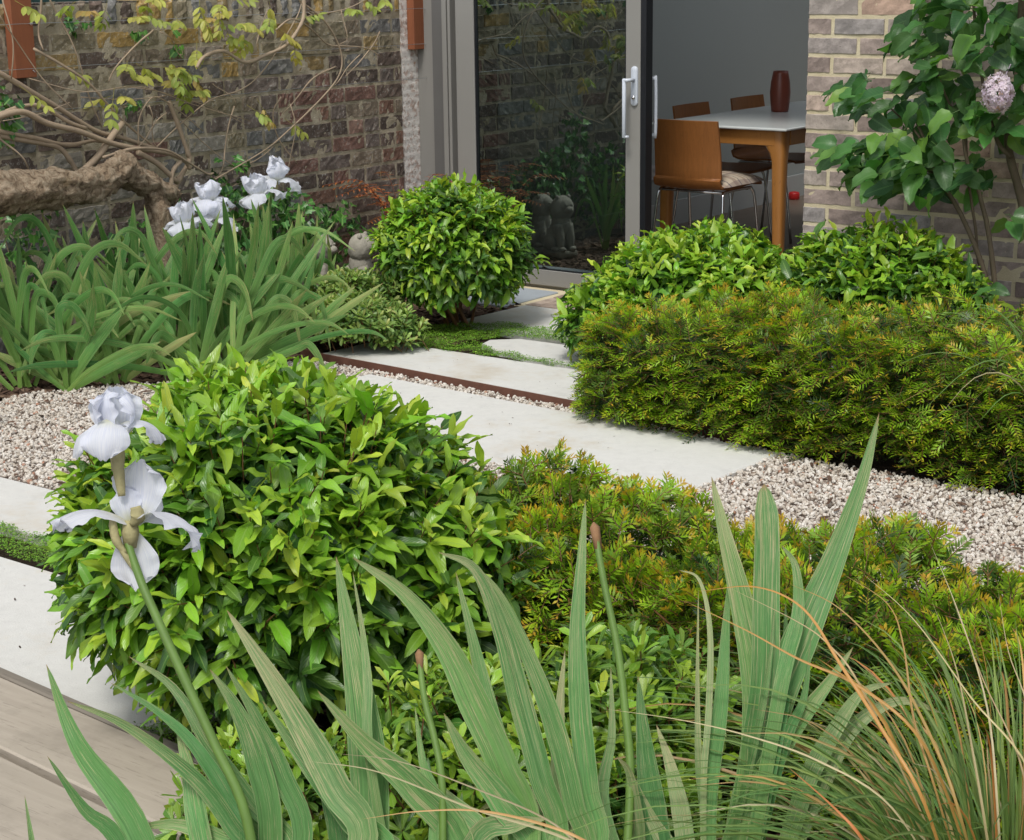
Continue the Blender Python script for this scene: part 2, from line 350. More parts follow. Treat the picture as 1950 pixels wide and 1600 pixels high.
def gbase():
    t=NT('gravel_bed_dust'); v=t.obj(); vo=t.n('ShaderNodeTexVoronoi',i_Scale=70); t.l(v,vo.inputs['Vector'])
    c=t.mix(t.noise(12,4,.7,v),(.20,.15,.12),(.38,.31,.26)); return t.fin(t.bsdf(c,.95,t.bump(vo.outputs['Distance'],.01),.2))
M['gbase']=gbase()
def glassmat():
    t=NT('tinted_door_glass'); g=t.n('ShaderNodeBsdfGlossy'); g.inputs['Color'].default_value=(.74,.87,.86,1); g.inputs['Roughness'].default_value=.012
    n=t.noise(2.2,2,.5,t.obj()); t.l(t.bump(n,.0012),g.inputs['Normal'])
    tr=t.n('ShaderNodeBsdfTransparent'); tr.inputs['Color'].default_value=(.20,.23,.22,1)
    ms=t.n('ShaderNodeMixShader'); ms.inputs[0].default_value=.35; t.l(tr.outputs[0],ms.inputs[1]); t.l(g.outputs[0],ms.inputs[2]); return t.fin(ms.outputs[0])
M['glass']=glassmat()
def cushmat():
    t=NT('tartan_cushion_cloth'); v=t.obj(); sep=t.n('ShaderNodeSeparateXYZ'); t.l(v,sep.inputs[0])
    def band(s,sc_,w,ph):
        f=t.math('FRACT',t.math('ADD',t.math('MULTIPLY',s,sc_),ph)); return t.math('LESS_THAN',f,w)
    c=t.mix(t.math('MULTIPLY',band(sep.outputs[1],11,.3,.1),.55),(.47,.40,.31),(.22,.15,.12)); c=t.mix(t.math('MULTIPLY',band(sep.outputs[0],11,.25,.3),.5),c,(.16,.12,.12))
    c=t.mix(t.math('MULTIPLY',band(sep.outputs[1],11,.08,.6),.7),c,(.05,.05,.09)); return t.fin(t.bsdf(c,.9,t.bump(t.noise(400,2,.5,v),.0005),.2))
M['cushion']=cushmat()

# ------------------------------------------------------------------ leaves
def leaf_tpl(nl,nw,width,shape,fold=.25,droop=.5,wave=0,ph=0,curl=0,pet=0.0):
    """unit length leaf along +Y, blade faces +Z"""
    t=np.linspace(0,1,nl+1); w=shape(t)*width*.5; u=np.linspace(-1,1,nw+1)
    T,U=np.meshgrid(t,u,indexing='ij'); Wd=np.repeat(w[:,None],nw+1,1)
    X=U*Wd; Z=np.abs(U)*Wd*fold + wave*np.sin(T*13+ph+U*1.3)*np.abs(U)**1.5*(width*.5); Z-= curl*(U**2)*Wd
    ang=droop*T; ys=np.zeros(nl+1); zs=np.zeros(nl+1)
    for i in range(1,nl+1):
        a=droop*(t[i]+t[i-1])/2; ys[i]=ys[i-1]+math.cos(a)/nl; zs[i]=zs[i-1]-math.sin(a)/nl
    A=ang; Y=ys[:,None]+Z*np.sin(A); Zz=zs[:,None]+Z*np.cos(A)
    V=np.stack([X,Y+pet,Zz],-1).reshape(-1,3)
    i=np.arange(nl)[:,None]*(nw+1); j=np.arange(nw)[None]
    Q=np.stack([i+j,i+j+1,i+nw+2+j,i+nw+1+j],-1).reshape(-1,4)
    uv=np.stack([(U+1)/2,T],-1).reshape(-1,2)
    return V,Q,uv
def scatter(mb,tpls,P,D,N,S,rnd,age):
    P=np.asarray(P,float);D=nrm(np.asarray(D,float));N=np.asarray(N,float)
    X=nrm(np.cross(D,N)); Z=np.cross(X,D); S=np.asarray(S,float); rnd=np.asarray(rnd,float); age=np.asarray(age,float)
    which=rng.integers(0,len(tpls),len(P))
    for k,(V,Q,uv) in enumerate(tpls):
        m=np.where(which==k)[0]
        if not len(m): continue
        W=P[m,None,:]+S[m,None,None]*(V[None,:,0:1]*X[m,None]+V[None,:,1:2]*D[m,None]+V[None,:,2:3]*Z[m,None])
        n=len(V); QQ=(Q[None]+np.arange(len(m))[:,None,None]*n).reshape(-1,4)
        mb.add(W.reshape(-1,3),QQ,uv=np.tile(uv,(len(m),1)),rnd=np.repeat(rnd[m],n),age=np.repeat(age[m],n))
def sh_laurel(t): return np.clip((t**.62)*((1-t)**.8)*1.9,0,1)*(t>0)+.02
def sh_spat(t): return np.clip((t**1.1)*((1-t+.0)**.38)*1.75,0,1)+.03
def sh_heart(t): return np.clip(((t+.02)**.33)*((1-t)**.82)*1.62,0,1.1)+.0
def sh_oval(t): return np.sin(np.clip(t,0,1)*math.pi)**.75+.02
LAUR=[leaf_tpl(8,4,.38,sh_laurel,f,d,w,p) for f,d,w,p in ((.25,.5,.12,0),(.38,.8,.2,1),(.2,.3,.15,2),(.42,1.0,.2,3),(.25,.65,.28,4),(.35,.15,.15,5))]
LAUR_LO=[leaf_tpl(5,2,.44,sh_laurel,f,d,w,p) for f,d,w,p in ((.35,.5,.3,0),(.5,.9,.35,1),(.25,.3,.3,2),(.6,1.2,.3,3))]
SPAT=[leaf_tpl(5,2,.40,sh_spat,f,d,0,0) for f,d in ((.3,.3),(.5,.7),(.2,0),(.4,-.3))]
HEART=[leaf_tpl(7,4,.74,sh_heart,f,d,w,p,pet=.18) for f,d,w,p in ((.25,.5,.12,0),(.45,.8,.15,1),(.15,.3,.1,2),(.6,.6,.15,3),(.3,1.1,.12,4))]
OVAL=[leaf_tpl(4,2,.42,sh_oval,f,d,0,0) for f,d in ((.3,.4),(.5,.9),(.2,.1))]
def rv(n=None,s=1.0):
    v=rng.normal(size=(3,) if n is None else (n,3)); return nrm(v)*s
def ivy_tpl(droop,fold):
    ang=np.radians([-90,-140,-172,150,128,108,90,72,52,30,-8,-40]); rad=np.array([.12,.42,.62,.5,.78,.6,1.05,.6,.78,.5,.62,.42])
    P=[[0,0,0]]+[[r*math.cos(a)*.62,r*math.sin(a)*.62+.35,0] for a,r in zip(ang,rad)]
    P=np.array(P); P[0]=[0,.3,0]; P[:,2]=np.abs(P[:,0])*fold-droop*P[:,1]**2
    T=[]; n=12
    Q=[[0,1+i,1+(i+1)%n,1+(i+2)%n] for i in range(0,n,2)]
    uv=np.stack([P[:,0]*.8+.5,P[:,1]],-1)
    return P,np.array(Q),uv
# ------------------------------------------------------------------ plants
def shell_pts(c,r,n,zmin=-.8,inner=.85):
    out=[]
    while len(out)<n:
        v=nrm(rng.normal(size=(n,3))); v=v[v[:,2]>zmin]; out=list(out)+list(v)
    v=np.array(out[:n]); k=inner+rng.random(n)*(1-inner)
    # lumpy outline
    lump=1+.07*np.sin(v[:,0]*6+c[0]*9)*np.sin(v[:,1]*5+v[:,2]*7+c[1]*7)
    return np.array(c)+v*np.array(r)*(k*lump)[:,None], v
def laurel(name,label,parts,tpl,L,seed,nsh,young=.5,grp='glossy laurel shrubs beside the slabs'):
    """parts: list of (centre, radii, share)"""
    base=np.array(parts[0][0]); root=empty(name,(base[0],base[1],0),label,'shrub',grp)
    lf=MB(); st=MB(); P=[];D=[];N=[];S=[];Rn=[];A=[]
    for c,r,share in parts:
        n=int(nsh*share); pts,nv=shell_pts(c,r,n,-.75,.80)
        for p,v in zip(pts,nv):
            up=np.array([0,0,1.]); d=nrm(v*.75+up*(.55 if v[2]>-.2 else .1)+rng.normal(size=3)*.22)
            ln=rng.uniform(.07,.13)*L/.1; nl=rng.integers(6,10); p0=p-d*ln*.75; top=p0+d*ln
            if p0[2]<.02: continue
            st.tube(np.array([p0-d*.03,p0+d*ln*.5+rng.normal(size=3)*.003,top]),[.0022,.0018,.001],3,False)
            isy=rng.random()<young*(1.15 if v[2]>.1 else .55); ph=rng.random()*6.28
            a0=nrm(np.cross(d,rv())); b0=np.cross(d,a0); rr=rng.random()
            for k in range(nl):
                f=(k+.5)/nl; az=ph+k*2.4; rad=a0*math.cos(az)+b0*math.sin(az)
                op=R(78-42*f) if not (isy and k>=nl-3) else R(38-8*(k-nl+3))
                dd=d*math.cos(op)+rad*math.sin(op)+np.array([0,0,-.12]); sz=L*(rng.uniform(.8,1.08) if k<nl-2 else rng.uniform(.45,.8))
                P.append(p0+d*ln*f); D.append(dd); N.append(d*.55+rng.normal(size=3)*.22+np.array([0,0,.75])); S.append(sz*rng.uniform(.78,1.10)); Rn.append(rng.random())
                A.append((min(1,.50+.42*f+rng.normal()*.08) if isy else max(0,min(.55,rng.random()**2*.5+.12*f)))) 
        # inner dark foliage
        n2=int(n*2.6); q,w=shell_pts(c,np.array(r)*.86,n2,-.85,.55)
        q=q[:]; k=q[:,2]>.03
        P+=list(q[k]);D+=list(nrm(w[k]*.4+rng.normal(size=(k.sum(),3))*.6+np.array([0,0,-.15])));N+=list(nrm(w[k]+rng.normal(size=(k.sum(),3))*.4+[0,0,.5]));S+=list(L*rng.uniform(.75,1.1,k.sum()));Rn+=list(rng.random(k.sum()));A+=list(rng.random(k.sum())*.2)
        for j in range(14):
            e=np.array(c)+rv()*np.array(r)*.7; b=np.array([c[0],c[1],0.0])+np.array([rng.normal()*.04,rng.normal()*.04,0])
            if e[2]<.1: e[2]=.1
            st.tube(cr([b,(b+e)/2+np.array([rng.normal()*.04,rng.normal()*.04,.05]),e],4),np.linspace(.008,.003,9),5,False)
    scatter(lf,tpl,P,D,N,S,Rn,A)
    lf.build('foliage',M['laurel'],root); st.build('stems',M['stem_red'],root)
    return root
def pitto(name,label,parts,n,L,mat,grp=None,young=.6):
    base=np.array(parts[0][0]); root=empty(name,(base[0],base[1],0),label,'shrub',grp)
    lf=MB(); st=MB(); P=[];D=[];N=[];S=[];Rn=[];A=[]
    for c,r,share in parts:
        pts,nv=shell_pts(c,r,int(n*share),-.3,.55)
        for p,v in zip(pts,nv):
            d=nrm(v*.5+np.array([0,0,.8])+rng.normal(size=3)*.25); a0=nrm(np.cross(d,rv())); b0=np.cross(d,a0); y=rng.random()<young; nl=rng.integers(7,12); ph=rng.random()*6
            st.tube(np.array([p-d*.07,p]),[.002,.0015],3,False)
            for k in range(nl):
                f=k/nl; az=ph+k*2.4; rad=a0*math.cos(az)+b0*math.sin(az); op=R(82-(60 if y else 35)*f)
                P.append(p-d*.02*(1-f)); D.append(d*math.cos(op)+rad*math.sin(op)); N.append(d+rng.normal(size=3)*.1); S.append(L*rng.uniform(.75,1.1)*(1-.25*f)); Rn.append(rng.random())
                A.append(min(1,(.45+.4*f if y else .08+.25*f)+abs(rng.normal())*.07))
        m=int(n*share*4); q,w=shell_pts(c,np.array(r)*.85,m,-.5,.3); k=q[:,2]>.01
        P+=list(q[k]);D+=list(nrm(rng.normal(size=(k.sum(),3))+[0,0,.1]));N+=list(nrm(rng.normal(size=(k.sum(),3))*.5+[0,0,1]));S+=list(L*rng.uniform(.7,1,k.sum()));Rn+=list(rng.random(k.sum()));A+=list(rng.random(k.sum())*.2)
    scatter(lf,SPAT,P,D,N,S,Rn,A); lf.build('foliage',mat,root); st.build('stems',M['stem_red'],root); return root

NEED=(np.array([[0,0,0],[.5,.45,.05],[0,1,-.06],[-.5,.45,.05]]),)
def yewsprigs(mb,st,P,D,Nn,Ls,age,nlen=.021,nw=.0052,dens=1.0):
    for p,d,nn,L,ag in zip(P,D,Nn,Ls,age):
        k=int(L/.0026*dens); f=np.linspace(.04,1,k); x=nrm(np.cross(d,nn)); z=np.cross(x,d)
        sag=-.18*L*f**2; base=p+np.outer(f*L,d)+np.outer(sag,np.array([0,0,1.]))
        side=np.where(np.arange(k)%2==0,1.,-1.)+rng.normal(size=k)*.12
        ang=np.radians(62-26*f+rng.normal(size=k)*8)
        dirs=np.cos(ang)[:,None]*d+np.sin(ang)[:,None]*side[:,None]*x+(rng.normal(size=k)*.22+.22)[:,None]*z
        dirs=nrm(dirs); ln=nlen*(1-.45*f**3)*rng.uniform(.85,1.1,k); wv=nrm(np.cross(dirs,z[None]))*(nw*.5)
        A0=base; B=base+dirs*(ln*.4)[:,None]+wv; C=base+dirs*ln[:,None]-z*(.12*ln)[:,None]; E=base+dirs*(ln*.4)[:,None]-wv
        V=np.stack([A0,B,C,E],1).reshape(-1,3); Q=np.arange(4*k).reshape(-1,4)
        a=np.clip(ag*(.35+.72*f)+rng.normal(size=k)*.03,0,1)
        mb.add(V,Q,uv=np.zeros((4*k,2)),rnd=np.repeat(np.clip(rng.normal(.5,.15,k),0,1),4),age=np.repeat(a,4))
        st.tube(np.array([p,p+d*L*.5+np.array([0,0,-.045*L]),p+d*L+np.array([0,0,-.18*L])]),[.0014,.0011,.0007],3,False,age=.4)
def yew(name,label,x0,x1,y0,y1,ztop,n,grp,nlen=.021,endr=True,spiky=.3,warm=.5,tilt=0.0,dens=1.0):
    cx=(x0+x1)/2; cy=(y0+y1)/2; root=empty(name,(cx,cy,0),label,'hedge',grp)
    mb=MB(); st=MB(); P=[];D=[];N=[];L=[];A=[]
    hw=(y1-y0)/2
    for i in range(n):
        x=rng.uniform(x0,x1); inner=rng.random()<.42; s=rng.random(); zt=ztop(x)*(1+.06*math.sin(x*9)+.05*math.sin(x*23+1)); yc=cy+tilt*(x-cx)
        th=rng.uniform(-.15,1.15)*math.pi  # across profile from front bottom over top to back
        cw,sw=math.cos(th),math.sin(th)
        e=.55; px=math.copysign(abs(cw)**e,cw); pz=abs(sw)**e*(1 if sw>0 else 0)
        taper=1.0
        if endr:
            t=min((x-x0)/.22,1); taper=math.sin(max(t,.05)*math.pi/2)**.5
        r=(.58+.22*rng.random()) if inner else rng.uniform(.86,1.12)
        y=yc-px*hw*r*taper; z=.05+(zt-.05)*pz*r if sw>0 else rng.uniform(.03,.2)*1.0
        if sw>0 and rng.random()<.55: z*=rng.uniform(.25,1.0)
        z=max(z,.03); onTop=sw>.75 and z>zt*.8
        out=np.array([ (-.8 if (x-x0)<.15 and endr else 0)+rng.normal()*.62, -px*1.0, .9*max(0,sw)**2*(1 if onTop else .25)])
        d=nrm(out+rng.normal(size=3)*.42+np.array([0,0,.10]))
        sprL=rng.uniform(.040,.085)*nlen/.021
        if onTop and rng.random()<spiky: d=nrm(np.array([rng.normal()*.35,rng.normal()*.35,1])); sprL*=1.15
        nn=nrm(np.array([0,0,1.])+rng.normal(size=3)*.35) if abs(d[2])<.8 else rv()
        p=np.array([x,y,z])-d*sprL*.5
        hgt=z/zt; base=(.02+.12*rng.random()) if inner else (np.clip(.78+.09*rng.normal(),.5,.88) if rng.random()<.66 else rng.uniform(.0,.22))+(warm*.60*max(0,hgt-.55)*(1 if rng.random()<.75 else 0))  # inner sprigs darker, outer brighter: needle age, with gap shade painted in
        P.append(p);D.append(d);N.append(nn);L.append(sprL);A.append(min(1,base))
        if not inner and rng.random()<.5:
            for sgn in (1,-1):
                x_=nrm(np.cross(d,nn)); P.append(p+d*sprL*.35);D.append(nrm(d*.75+x_*sgn*.65));N.append(nn);L.append(sprL*.6);A.append(min(1,base+.04))
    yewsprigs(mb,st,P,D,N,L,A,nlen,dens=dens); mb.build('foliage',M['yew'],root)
    for i in range(int((x1-x0)*14)):
        x=rng.uniform(x0+.1,x1); b=np.array([x,cy+tilt*(x-cx)+rng.normal()*.05,0]); e=b+np.array([rng.normal()*.08,rng.normal()*hw*.6,ztop(x)*rng.uniform(.5,.9)])
        st.tube(cr([b,(b+e)/2+rv()*.02,e],3),np.linspace(.008,.002,7),5,False)
    st.build('stems',M['stem_red'],root); return root

def blade(mb,P,w,up,rnd,age,nseg=5,tipw=.42,fold=.25,blunt=False):
    """ribbon along base->tip control points P"""
    C=cr(P,nseg); n=len(C); T=nrm(np.gradient(C,axis=0)); s=np.linspace(0,1,n)
    W=w*(.70+.42*np.sin(np.clip(s*1.15,0,1)*math.pi*.78))*np.clip((1-s)/(.10 if blunt else tipw),0,1)**(.5 if blunt else .68); W=np.maximum(W,w*.01)
    X=nrm(np.cross(T,up)); Nn=np.cross(X,T)
    V=np.stack([C-X*W[:,None]*.5+Nn*(W*fold*.35)[:,None],C-X*W[:,None]*.24+Nn*(W*fold*.08)[:,None],C,C+X*W[:,None]*.24+Nn*(W*fold*.08)[:,None],C+X*W[:,None]*.5+Nn*(W*fold*.35)[:,None]],1).reshape(-1,3)
    i=np.arange(n-1)[:,None]*5; j=np.arange(4)[None]
    Q=np.stack([i+j,i+j+1,i+6+j,i+5+j],-1).reshape(-1,4)
    uv=np.stack([np.tile([0,.26,.5,.74,1.],n),np.repeat(s,5)],-1)
    mb.add(V,Q,uv=uv,rnd=rnd,age=age)
def irisfan(mb,b,az,n,L,w,spread,flop=.3,face=None):
    """a fan of sword leaves in the plane through azimuth az"""
    h=np.array([math.cos(az),math.sin(az),0]); nn=np.array([-math.sin(az),math.cos(az),0]); up=np.array([0,0,1.])
    for k in range(n):
        f=(k+.5)/n*2-1; a=f*spread+rng.normal()*.06; l=L*(1-.28*abs(f))*rng.uniform(.75,1.1)
        d=nrm(up*math.cos(a)+h*math.sin(a)+nn*rng.normal()*.10); side=h*np.sign(a+1e-3)
        ph=nn*rng.normal()*.07; b0=np.array(b)+h*f*.02+np.array([rng.normal()*.022,rng.normal()*.022,0]); r=rng.random()
        if r<flop*.55:   # folded over
            q=rng.uniform(.5,.72); top=b0+d*l*q; o=nrm(side+nn*rng.normal()*.5)
            P=[b0,b0+d*l*q*.5,top,top+o*.045+up*.02,top+o*.085-up*.03,top+o*.11-up*l*(1-q)*.75]
        elif r<flop:     # arching
            o=nrm(side+nn*rng.normal()*.4); e_=rng.uniform(.6,1.3); P=[b0,b0+d*l*.35,b0+d*l*.66+o*.04,b0+d*l*.84+o*.12*e_,b0+d*l*.86+o*.22*e_,b0+d*l*.72+o*.34*e_]
        else: P=[b0,b0+d*l*.35,b0+d*l*.7+ph*.4+side*.01,b0+d*l+ph+side*.035*rng.random()]
        fn=nn if face is None else nrm(nn*.6+face)
        blade(mb,P,w*rng.uniform(.62,1.12)*(.8 if len(P)!=4 else 1),fn,rng.random(),np.clip(rng.normal(.42,.25),0,1),5,tipw=.26,fold=.2)

def petal(parent,c,d,out,L,Wd,bend,ruff,name='petal',twist=0):
    """a petal rising along d and turning towards out"""
    nl,nw=18,14; t=np.linspace(0,1,nl+1); u=np.linspace(-1,1,nw+1); d=nrm(np.array(d,float)); out=nrm(np.array(out,float)-d*(np.array(out)@d)); x=np.cross(d,out)
    V=[];uv=[]; ph=rng.random()*6; p=np.array(c,float); a=0
    for i,tt in enumerate(t):
        w=Wd*.5*(.12+.93*math.sin((tt*.93+.03)**1.4*math.pi)**.62); a=bend*tt; tan=d*math.cos(a)+out*math.sin(a); nor=-d*math.sin(a)+out*math.cos(a)
        if i: p=p+tan*L/nl
        for uu in u:
            rz=ruff*L*(math.sin(tt*10+ph+uu*1.5)*abs(uu)**1.6*tt+.45*math.sin(tt*27+ph*3)*abs(uu)**3*tt+.25*math.sin(uu*17+ph)*tt**5+.5*math.sin(uu*8+ph*2)*tt**3); cup=-.32*w*(1-uu**2)*(1 if bend<2 else -.4)
            e=1+.06*math.sin(uu*11+ph)*tt**3
            V.append(p+x*w*uu+nor*(rz+cup)+tan*(L*.05*(e-1)*8*(tt**4)-.12*L*abs(uu)**2*tt**3)); uv.append([(uu+1)/2,tt])
    i=np.arange(nl)[:,None]*(nw+1); j=np.arange(nw)[None]; Q=np.stack([i+j,i+j+1,i+nw+2+j,i+nw+1+j],-1).reshape(-1,4)
    return mk(name,V,Q,M['petal'],parent,uv=np.array(uv))
def irisflower(plant,c,s=1.0,axis=(0,0,1),az0=0.0,crumple=0.0,papery=True):
    """bearded iris: three standards up, three falls down"""
    c=np.array(c,float); ax=nrm(np.array(axis,float)); mb=MB()
    mb.tube(np.array([c-ax*.045*s,c-ax*.02*s,c+ax*.008*s]),[.006*s,.009*s,.007*s],8)
    fl=mb.build('flower',M['papery'] if papery else M['istem'],plant)
    e1=nrm(np.cross(ax,[.3,1,.1])); e2=np.cross(ax,e1)
    for k in range(3):
        a=az0+k*2*math.pi/3+rng.normal()*.1; o=e1*math.cos(a)+e2*math.sin(a)
        petal(fl,c+o*.004*s,ax*.45+o*.9,-ax,.088*s*rng.uniform(.9,1.08),.080*s,1.7+rng.normal()*.2,.14,'fall')
        a+=math.pi/3; o=e1*math.cos(a)+e2*math.sin(a)
        petal(fl,c+o*.004*s,ax*.75+o*.62,-o,.078*s*rng.uniform(.9,1.1),.074*s,1.0+rng.normal()*.25,.17,'standard')
    return fl

def tufttri(): pass

# ================================================================== THE PLACE
# ---- ground
def sheet(name,poly,z,mat,label=None,kind='structure',thick=0.0,sub=0,**kw):
    poly=np.array([[p[0],p[1]] for p in poly]); n=len(poly)
    if thick<=0:
        return mk(name,np.c_[poly,np.full(n,z)],[np.arange(n)[None]],mat,label=label,kind=kind,smooth=False,**kw)
    b=.004; c=poly.mean(0); ins=poly+nrm(c-poly)*b*1.4
    V=np.vstack([np.c_[poly,np.full(n,z-thick)],np.c_[poly,np.full(n,z-b)],np.c_[ins,np.full(n,z)]]); Q=[]
    for lv in (0,n):
        for i in range(n): j=(i+1)%n; Q.append([lv+i,lv+j,lv+n+j,lv+n+i])
    return mk(name,V,[np.array(Q),(np.arange(n)+2*n)[None]],mat,label=label,kind=kind,smooth=False,**kw)
def grid_ground():
    n=90; xs=np.linspace(-1,7,n); ys=np.linspace(-8,1,n); X,Y=np.meshgrid(xs,ys,indexing='ij')
    Z=-.022+.008*np.sin(X*7.3+Y*3)*np.sin(Y*9.1)+rng.normal(size=X.shape)*.004
    V=np.stack([X,Y,Z],-1).reshape(-1,3); i=np.arange(n-1)[:,None]*n; j=np.arange(n-1)[None]
    Q=np.stack([i+j,i+n+j,i+n+1+j,i+j+1],-1).reshape(-1,4)
    b=len(V); far=np.array([[-60,-60,-.06],[60,-60,-.06],[60,60,-.06],[-60,60,-.06]])
    V=np.vstack([V,far]); Q=np.vstack([Q,[[b,b+1,b+2,b+3]]])
    mk('ground',V,Q,M['soil'],kind='structure',label='dark garden soil under the plants')
grid_ground()
G=gnd
SL=dict(kind='structure')
slabs=[
 ('paving_slab',[(1.38,-1.862),(3.19,-1.975),(3.16,-2.60),(1.34,-2.52)],'large pale slab in the middle between the rusty edging and the front hedge'),
 ('paving_slab',[(1.00,-1.372),(2.55,-1.368),(2.60,-1.80),(.98,-1.70)],'pale slab just behind the rusty steel edging'),
 ('paving_slab',[(1.38,-1.115),(1.47,-1.03),(2.7,-1.0),(2.7,-1.27),(1.85,-1.30),(1.55,-1.27),(1.40,-1.19)],'small pale slab with rounded mossy corner'),
 ('paving_slab',[(1.02,-.92),(1.05,-.42),(2.6,-.42),(2.6,-.88)],'pale slab nearest the sliding door'),
 ('paving_slab',[(.9,-3.545),(3.10,-3.535),(3.10,-3.86),(.9,-3.84)],'pale slab at the left edge beyond the green strip'),
 ('paving_slab',[(.9,-4.005),(3.2,-4.03),(3.17,-4.42),(3.12,-4.53),(.9,-4.50)],'pale slab beside the timber deck'),
]
for nm,p,lb in slabs: sheet(nm,p,.006,M['slab'],lb,thick=.05)
# patio by the door : thin pavers
mb=MB()
for i in range(7,34):
    for j in range(2):
        x=.55+i*.07; y=-.40+j*.215; mb.box((x,y,-.03),(x+.064,y+.205,.004),.002,rng.random())
sheet('patio_bed',[(.30,-.42),(2.9,-.42),(2.9,.12),(.30,.12)],-.004,M['newmortar'],'sandy joints under the threshold pavers')
mb.build('patio',M['patio'],smooth=False,kind='structure',label='pinkish brick pavers at the door threshold')
# deck
dk=MB(); o=np.array([.6,-4.545]); 
for i in range(9):
    y1=-4.555-i*.222; ang=-.075
    P=[];x0,x1=.5,3.62
    b=MB()
    wB=.2165 if i else .20
    nose=1 if i==0 else 0
    Vb=MB(); Vb.box((x0,y1-wB,-.02),(x1,y1,.032),.004,rng.random())
    V=Vb.v[0].copy(); px=1.9; c,s=math.cos(ang),math.sin(ang); X=V[:,0]-px; Y=V[:,1]+4.55; V[:,0]=px+c*X-s*Y; V[:,1]=-4.50+s*X+c*Y
    dk.add(V,Vb.q[0],Vb.t[0],rnd=Vb.a['rnd'][0])
b2=MB(); b2.box((.5,-4.553,-.02),(3.62,-4.525,.034),.004,0); V=b2.v[0]; X=V[:,0]-1.9; Y=V[:,1]+4.55; V[:,0]=1.9+c*X-s*Y; V[:,1]=-4.50+s*X+c*Y; dk.add(V,b2.q[0],b2.t[0],rnd=-.9)
dk.build('timber_deck',M['deck'],smooth=False,kind='structure',label='weathered grey timber deck in the bottom left corner')
# gravel
def inpoly(P,poly):
    x,y=P[:,0],P[:,1]; ins=np.zeros(len(P),bool); n=len(poly)
    for i in range(n):
        x1,y1=poly[i];x2,y2=poly[(i+1)%n]; c=((y1>y)!=(y2>y))&(x<(x2-x1)*(y-y1)/(y2-y1+1e-12)+x1); ins^=c
    return ins
gravA=[(.45,-3.6),(.55,-2.75),(.85,-2.35),(1.0,-1.80),(1.40,-1.80),(2.4,-1.86),(2.6,-1.90),(3.3,-1.98),(5.3,-1.98),(5.3,-3.65),(3.0,-3.6),(2.9,-3.53),(.9,-3.53)]
sheet('gravel_bed',gravA,-.008,M['gbase'],'sandy dust under the stone chippings')
ico=None
def icos():
    t=(1+5**.5)/2; V=np.array([[-1,t,0],[1,t,0],[-1,-t,0],[1,-t,0],[0,-1,t],[0,1,t],[0,-1,-t],[0,1,-t],[t,0,-1],[t,0,1],[-t,0,-1],[-t,0,1]],float)/math.sqrt(1+t*t)
    F=np.array([[0,11,5],[0,5,1],[0,1,7],[0,7,10],[0,10,11],[1,5,9],[5,11,4],[11,10,2],[10,7,6],[7,1,8],[3,9,4],[3,4,2],[3,2,6],[3,6,8],[3,8,9],[4,9,5],[2,4,11],[6,2,10],[8,6,7],[9,8,1]])
    return V,F
IV,IF=icos()
def stones(name,poly,dens,smin,smax,mat,z0,lab,avoid=(),flat=.7,rnds=None,elong=1.0):
    p=np.array(poly); lo,hi=p.min(0),p.max(0); n=int((hi-lo).prod()*dens); P=rng.uniform(lo,hi,(n,2)); P=P[inpoly(P,poly)]
    for a in avoid: P=P[~inpoly(P,a)]
    n=len(P); sz=rng.uniform(smin,smax,n)
    V=IV[None]*(1+rng.normal(size=(n,12,1))*.22)*sz[:,None,None]*np.stack([rng.uniform(.7,1.2,n)*elong,rng.uniform(.6,1,n),rng.uniform(.5,1,n)*flat],-1)[:,None]
    # random rotations
    q=rng.normal(size=(n,4));q/=np.linalg.norm(q,axis=1,keepdims=True);w,x,y,z=q.T
    Rm=np.stack([1-2*(y*y+z*z),2*(x*y-z*w),2*(x*z+y*w),2*(x*y+z*w),1-2*(x*x+z*z),2*(y*z-x*w),2*(x*z-y*w),2*(y*z+x*w),1-2*(x*x+y*y)],-1).reshape(n,3,3)
    if flat<.5:
        a=rng.uniform(0,6.28,n);tl=rng.normal(size=n)*.25;c,s=np.cos(a),np.sin(a);O=np.zeros(n);I=np.ones(n)
        Rm=np.stack([c,-s,O,s,c,O,tl,O,I],-1).reshape(n,3,3)
    V=np.einsum('nij,nkj->nki',Rm,V)+np.c_[P,z0+rng.random(n)*.006][:,None]
    F=(IF[None]+np.arange(n)[:,None,None]*12).reshape(-1,3)
    return mk(name,V.reshape(-1,3),F,mat,attrs={'rnd':np.repeat(rng.random(n) if rnds is None else rnds(n),12)},smooth=False,kind='stuff',label=lab,cat='gravel')
sp=[[(a,b) for a,b in s[1]] for s in slabs]
stones('gravel',gravA,9500,.0038,.0088,M['stone'],.0,'pale limestone chippings between the slabs and hedges',avoid=sp)
for _i,(_p,_lb) in enumerate((([(1.4,-1.9),(3.1,-2.0),(3.1,-2.5),(1.4,-2.45)],'specks of brown plant litter on the middle slab'),([(1.0,-4.05),(3.1,-4.05),(3.1,-4.5),(1.0,-4.5)],'specks of brown plant litter on the slab by the deck'),([(1.2,-1.4),(2.5,-1.4),(2.5,-1.75),(1.2,-1.7)],'specks of brown plant litter on the slab behind the edging'))): stones('leaf_litter',_p,32,.0010,.0030,M['chip'],.007,_lb,flat=.3,elong=1.6)['category']='litter'
stones('leaf_litter',gravA,45,.006,.014,M['chip'],.012,'rusty dry leaf bits on the gravel',avoid=sp,flat=.25,elong=1.5)['category']='litter'
